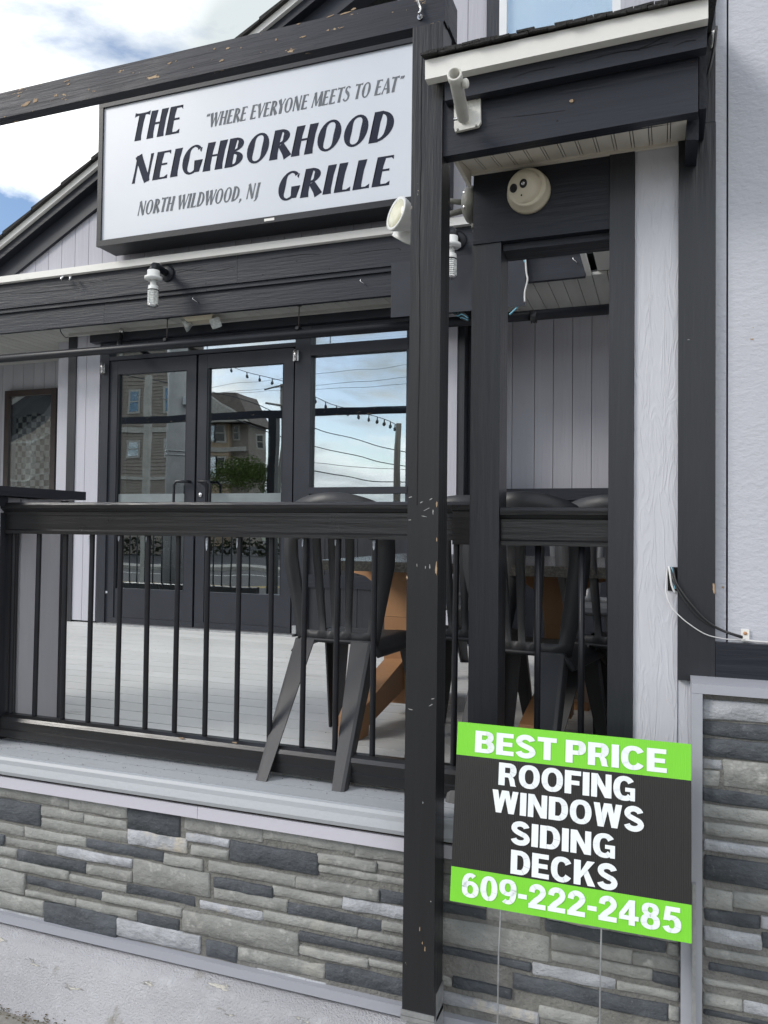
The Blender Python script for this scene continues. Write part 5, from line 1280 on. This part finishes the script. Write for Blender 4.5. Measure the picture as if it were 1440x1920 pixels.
chair_copy((-.68, 2.88, zch), R(3), 'black plastic chair mostly hidden behind the middle post')
chair_copy((-.13, 2.90, zch), R(-14), 'black plastic chair tucked at the grey column, rightmost')
chair_copy((-1.05, 4.33, zch), R(176), 'black plastic chair on the far side of the table, left one')
chair_copy((-.38, 4.36, zch), R(184), 'grey plastic chair on the far side of the table, right one', plastic_g)
tb = thing('patio_table', 'patio table with speckled black top on tan trestle legs', 'table', (-.65, 3.45, ZD))
tx0 = P(594, 1045, 2.76)[0]; tx1 = .01; tz = -.118
MB().box(tx0, tx1, 2.76, 3.90, tz-.038, tz).build('tabletop', table_m, tb, .006, 2)
def pedestal(xc, yc):
    MB().prism([(xc-.30, tz-.039), (xc+.30, tz-.039), (xc+.30, tz-.05), (xc+.15, tz-.085), (xc+.07, tz-.14), (xc+.055, tz-.26), (xc-.055, tz-.26), (xc-.07, tz-.14), (xc-.15, tz-.085), (xc-.30, tz-.05)], 'y', yc-.05, yc+.05).build('flared_bracket', brown, tb, .006)
    B('column', brown, tb, xc-.055, xc+.055, yc-.05, yc+.05, ZD+.06, tz-.261, .008)
    for ang in (-96, 84):
        d = Vector((cos(R(ang)), sin(R(ang)), 0)); w = Vector((-d.y, d.x, 0))*.045
        pr_ = [(.03, ZD+.26), (.03, ZD+.13), (.38, ZD+.04), (.39, ZD+.001), (.47, ZD+.001), (.47, ZD+.085), (.44, ZD+.115)]
        C_ = Vector((xc, yc, 0))
        MB().loft([[C_+d*a+w+Vector((0, 0, z_)) for a, z_ in pr_], [C_+d*a-w+Vector((0, 0, z_)) for a, z_ in pr_]], True, False).build('foot', brown, tb, .005)
pedestal(-1.10, 3.28); pedestal(-.40, 3.28)

# ---------------------------------------------------------------- across the street (seen in the glass)
MIR = 2*(YW-.004)
def mir(px, py, Yw): return at(px, py, MIR-Yw)       # world x, z of a thing at depth Yw seen mirrored
def lap_wall(par, x0, x1, Yw, z0, z1, m, step=.35):
    b = MB(); z = z0
    while z < z1:
        zt_ = min(z+step, z1); b.prism([(Yw, z), (Yw+.035, z), (Yw+.0, zt_)], 'x', x0, x1); z += step
    b.box(x0, x1, Yw-3, Yw+.001, z0, z1)
    return b.build('wall', m, par)
def fwin(par, x0, x1, z0, z1, Yw):
    x0, x1 = sorted((x0, x1)); z0, z1 = sorted((z0, z1))
    f = B('window', bwhite, par, x0-.14, x1+.14, Yw+.02, Yw+.08, z0-.14, z1+.14, 0)
    B('pane', glass_far, f, x0, x1, Yw+.081, Yw+.10, z0, z1, 0); B('pane_backing', dark_int, f, x0+.01, x1-.01, Yw+.0805, Yw+.0808, z0, z1, 0)
    B('sash', bwhite, f, x0, x1, Yw+.101, Yw+.12, (z0+z1)/2-.04, (z0+z1)/2+.04, 0)
YA = -29.5; YBb = -46.
xa0 = mir(150, 850, YA)[0]-8; xa1 = mir(362, 850, YA-3)[0]
ba = thing('apartment_building', 'taupe lap-sided apartment block across the street, mirrored in the left glass door', 'building', (xa0, YA, ZGRD))
zA_t = mir(300, 640, YA)[1]
lap_wall(ba, xa0, xa1, YA, ZGRD, zA_t, lap_b, .2)
for (a, b_, c_, d_) in ((246, 733, 262, 772), (244, 828, 260, 857), (190, 725, 212, 768), (190, 830, 214, 862), (310, 728, 330, 768), (310, 826, 330, 856)):
    p, q = mir(a, b_, YA), mir(c_, d_, YA); fwin(ba, p[0], q[0], q[1], p[1], YA)
zz1 = mir(250, 806, YA)[1]; B('belt_band', bwhite, ba, xa0, xa1, YA+.03, YA+.10, zz1-.15, zz1+.15, 0)
zz1 = mir(250, 897, YA)[1]; B('belt_band', bwhite, ba, xa0, xa1, YA+.03, YA+.10, zz1-.1, zz1+.1, 0)
B('roof', roof_m, ba, xa0, xa1+.5, YA-3.3, YA+.6, zA_t, zA_t+.4, 0)
B('corner_trim', bwhite, ba, mir(223, 850, YA)[0]-.1, mir(223, 850, YA)[0]+.15, YA+.03, YA+.12, ZGRD, zA_t, 0)
X = mir(275, 850, -14)[0]
xb1 = mir(497, 850, YBb-3)[0]; xb0 = mir(350, 850, YBb)[0]-6
bb = thing('apartment_building', 'tan gabled apartment block further down the street, mirrored in the right glass door', 'building', (xb1, YBb, ZGRD))
zB_t = mir(480, 793, YBb)[1]
xsp = mir(434, 850, YBb)[0]
lap_wall(bb, xb0, xsp, YBb+.4, ZGRD, zB_t, lap_t, .3); lap_wall(bb, xsp, xb1, YBb, ZGRD, zB_t, lap_b, .3)
for (a, b_, c_, d_, s_) in ((396, 799, 408, 826, .4), (410, 799, 423, 826, .4), (439, 799, 446, 821, 0), (394, 858, 407, 893, .4), (410, 858, 423, 893, .4), (440, 865, 447, 885, 0), (484, 814, 493, 836, 0), (484, 868, 493, 890, 0)):
    p, q = mir(a, b_, YBb+s_), mir(c_, d_, YBb+s_); fwin(bb, p[0], q[0], q[1], p[1], YBb+s_)
for py in (843, 903): zz1 = mir(430, py, YBb)[1]; B('belt_band', bwhite, bb, xb0, xb1, YBb+.42, YBb+.5, zz1-.2, zz1+.2, 0)
apx, apz = mir(438, 741, YBb)
MB().prism([(xb0, zB_t), (xb1+.5, zB_t), (apx+.5, apz), (xb0, apz+1.0)], 'y', YBb-3.2, YBb+.6).build('roof', roof_m, bb)
gxc, gzt = mir(405, 768, YBb)
MB().prism([(gxc-3.6, zB_t), (gxc+3.6, zB_t), (gxc, gzt+1.1)], 'y', YBb, YBb+1.3).build('gable', bwhite, bb)
def pole(px, ytop, Yw, w, m, label, arms=()):
    X = mir(px, 850, Yw)[0]; zt_ = mir(px, ytop, Yw)[1]
    t = thing('utility_pole', label, 'pole', (X, Yw, ZGRD))
    MB().tube([(X, Yw, ZGRD-.1), (X, Yw, (zt_+ZGRD)/2), (X, Yw, zt_)], [w/2, w*.46, w*.41], 20).build('shaft', m, t)
    for (pa, pya, pb_, pyb) in arms:
        a, b_ = mir(pa, pya, Yw), mir(pb_, pyb, Yw)
        MB().tube([(a[0], Yw+.15, a[1]), (b_[0], Yw+.15, b_[1])], w*.28, 6).build('crossarm', m, t)
    return t
t = pole(329, 600, -3.3, .46, concp, 'thick grey steel pole at the near kerb, mirrored in the left glass door')
X = mir(329, 850, -3.3)[0]
for py in (848, 856): 
    Zc_ = mir(329, py, -3.3)[1]; MB().lathe([(0, .235), (.02, .235)], (X, -3.3, Zc_), (0, 0, 1), 20).build('band', galv, t)
Zc_ = mir(350, 752, -3.3)[1]; MB().box(X+.2, X+.42, -3.4, -3.2, Zc_-.08, Zc_+.10).build('lamp_box', galv, t, .02)
tp = mir(275, 705, -2.6)
tag(MB().box(mir(271, 850, -6)[0], mir(281, 850, -6)[0], -6.05, -5.95, ZGRD, mir(275, 706, -6)[1]).build('sign_post', bwhite), 'slim white square post by the road, mirrored in the left glass door', 'post')
pole(528, 722, -26, .20, pole_m, 'thin wooden utility pole with crossarm, mirrored in the right glass door', ((501, 734, 545, 722), (504, 760, 545, 765)))
pole(745, 795, -17, .29, pole_m, 'wooden utility pole carrying string lights, mirrored in the fixed window', ())
def cable(pts, Yw, r_, label, name='overhead_wire'):
    P_ = []
    for k, (a, b_) in enumerate(pts): x_, z_ = mir(a, b_, Yw); P_.append((x_, Yw, z_))
    o = MB().tube(smoothp(P_, 6), r_, 5).build(name, wire_black); tag(o, label, 'wire'); return P_
WL = [([(200, 700), (400, 735), (582, 798), (680, 828), (765, 850), (1000, 880)], .022, 'thick sagging black cable, uppermost of the lower four mirrored in the fixed window'),
      ([(300, 745), (450, 790), (582, 835), (680, 858), (765, 876), (1000, 900)], .022, 'thick sagging black cable, second of the lower four mirrored in the fixed window'),
      ([(520, 862), (582, 868), (680, 877), (765, 882), (1000, 890)], .013, 'thin nearly level cable mirrored in the fixed window above the lowest one'),
      ([(560, 878), (582, 882), (640, 892), (700, 904), (765, 906), (900, 906)], .026, 'lowest thick cable mirrored in the fixed window'),
      ([(380, 728), (582, 705), (765, 685), (900, 670)], .009, 'fine wire high in the sky mirrored in the fixed window, topmost'),
      ([(380, 740), (582, 724), (765, 707), (900, 696)], .009, 'fine wire high in the sky mirrored in the fixed window, second from top'),
      ([(380, 742), (582, 731), (765, 718), (900, 710)], .009, 'fine wire high in the sky mirrored in the fixed window, third from top')]
for pts, r_, lb in WL: cable(pts, -17, r_*.8, lb)
sl_ = thing('string_lights', 'sagging string of small bulbs mirrored in the glass doors and window', 'string lights', (-8, -12, 3))
sp_ = [(380, 668), (450, 693), (500, 706), (550, 722), (582, 740), (620, 758), (660, 769), (700, 778), (725, 788), (741, 798)]
sp3 = smoothp([(mir(a, b_, -12)[0], -12, mir(a, b_, -12)[1]) for a, b_ in sp_], 4)
MB().tube(sp3, .012, 5).build('cord', wire_black, sl_)
for k, p in enumerate(sp3):
    if k % 2 == 1: MB().lathe([(0, .015), (.10, .02), (.13, .045), (.2, .05), (.24, .01)], p, (0, 0, -1), 8).build('bulb', lens_m, sl_)
# leafy bush
bxx, bzz = mir(450, 895, -34)
tr_ = thing('bushy_tree', 'rounded green bushy tree across the street, mirrored in the right glass door', 'tree', (bxx, -34, ZGRD))
tm = MB()
for k in range(5):
    a = k*1.3; tm.tube([(bxx, -34, ZGRD), (bxx+.2*cos(a), -34+.2*sin(a), ZGRD+1.2), (bxx+1.2*cos(a), -34+1.1*sin(a), ZGRD+2.6)], [.14, .10, .03], 7)
tm.build('trunk', trunk_m, tr_)
verts, faces = [], []
rng = random.Random(3)
clumps = [(rng.uniform(-2.0, 2.0), rng.uniform(-1.4, 1.4), rng.uniform(.2, 1.9), rng.uniform(.5, .95)) for _ in range(26)]
clumps = [c for c in clumps if (c[0]/2.3)**2+((c[2]-.6)/1.7)**2 < 1]
zcn = mir(450, 925, -34)[1]
for (cx_, cy_, cz_, rr_) in clumps:
    for _ in range(330):
        d = Vector((rng.gauss(0, 1), rng.gauss(0, 1), rng.gauss(0, 1))).normalized()*rr_*rng.uniform(.6, 1.05)
        c = Vector((bxx+cx_, -34+cy_, zcn+cz_))+d; u = Vector((rng.gauss(0, 1), rng.gauss(0, 1), rng.gauss(0, 1))).normalized(); w = u.orthogonal().normalized()
        s_ = rng.uniform(.05, .10); i0 = len(verts)
        verts += [c-u*s_, c+w*s_*.5, c+u*s_, c-w*s_*.5]; faces.append((i0, i0+1, i0+2, i0+3))
me = bpy.data.meshes.new('crown'); me.from_pydata([v-Vector(tr_.location) for v in verts], [], faces); me.materials.append(leaf_m)
oc = bpy.data.objects.new('crown', me); COL.objects.link(oc); oc.parent = tr_
# hedge / fence line at the foot of the far blocks
hg = MB()
verts, faces = [], []
for _ in range(6000):
    c = Vector((rng.uniform(-70, 15), -27.5+rng.uniform(-.5, .5), ZGRD+rng.uniform(.05, 1.0)+.3*noise.noise((_*.01, 1, 1))))
    u = Vector((rng.gauss(0, 1), rng.gauss(0, 1), rng.gauss(0, 1))).normalized(); w = u.orthogonal().normalized(); s_ = rng.uniform(.10, .2); i0 = len(verts)
    verts += [c-u*s_, c+w*s_*.6, c+u*s_, c-w*s_*.6]; faces.append((i0, i0+1, i0+2, i0+3))
me = bpy.data.meshes.new('hedge'); me.from_pydata(verts, [], faces); me.materials.append(hedge_m)
oh = bpy.data.objects.new('hedge', me); COL.objects.link(oh); tag(oh, 'low ragged hedge along the far side of the street, mirrored low in the glass', 'hedge', kind='stuff')
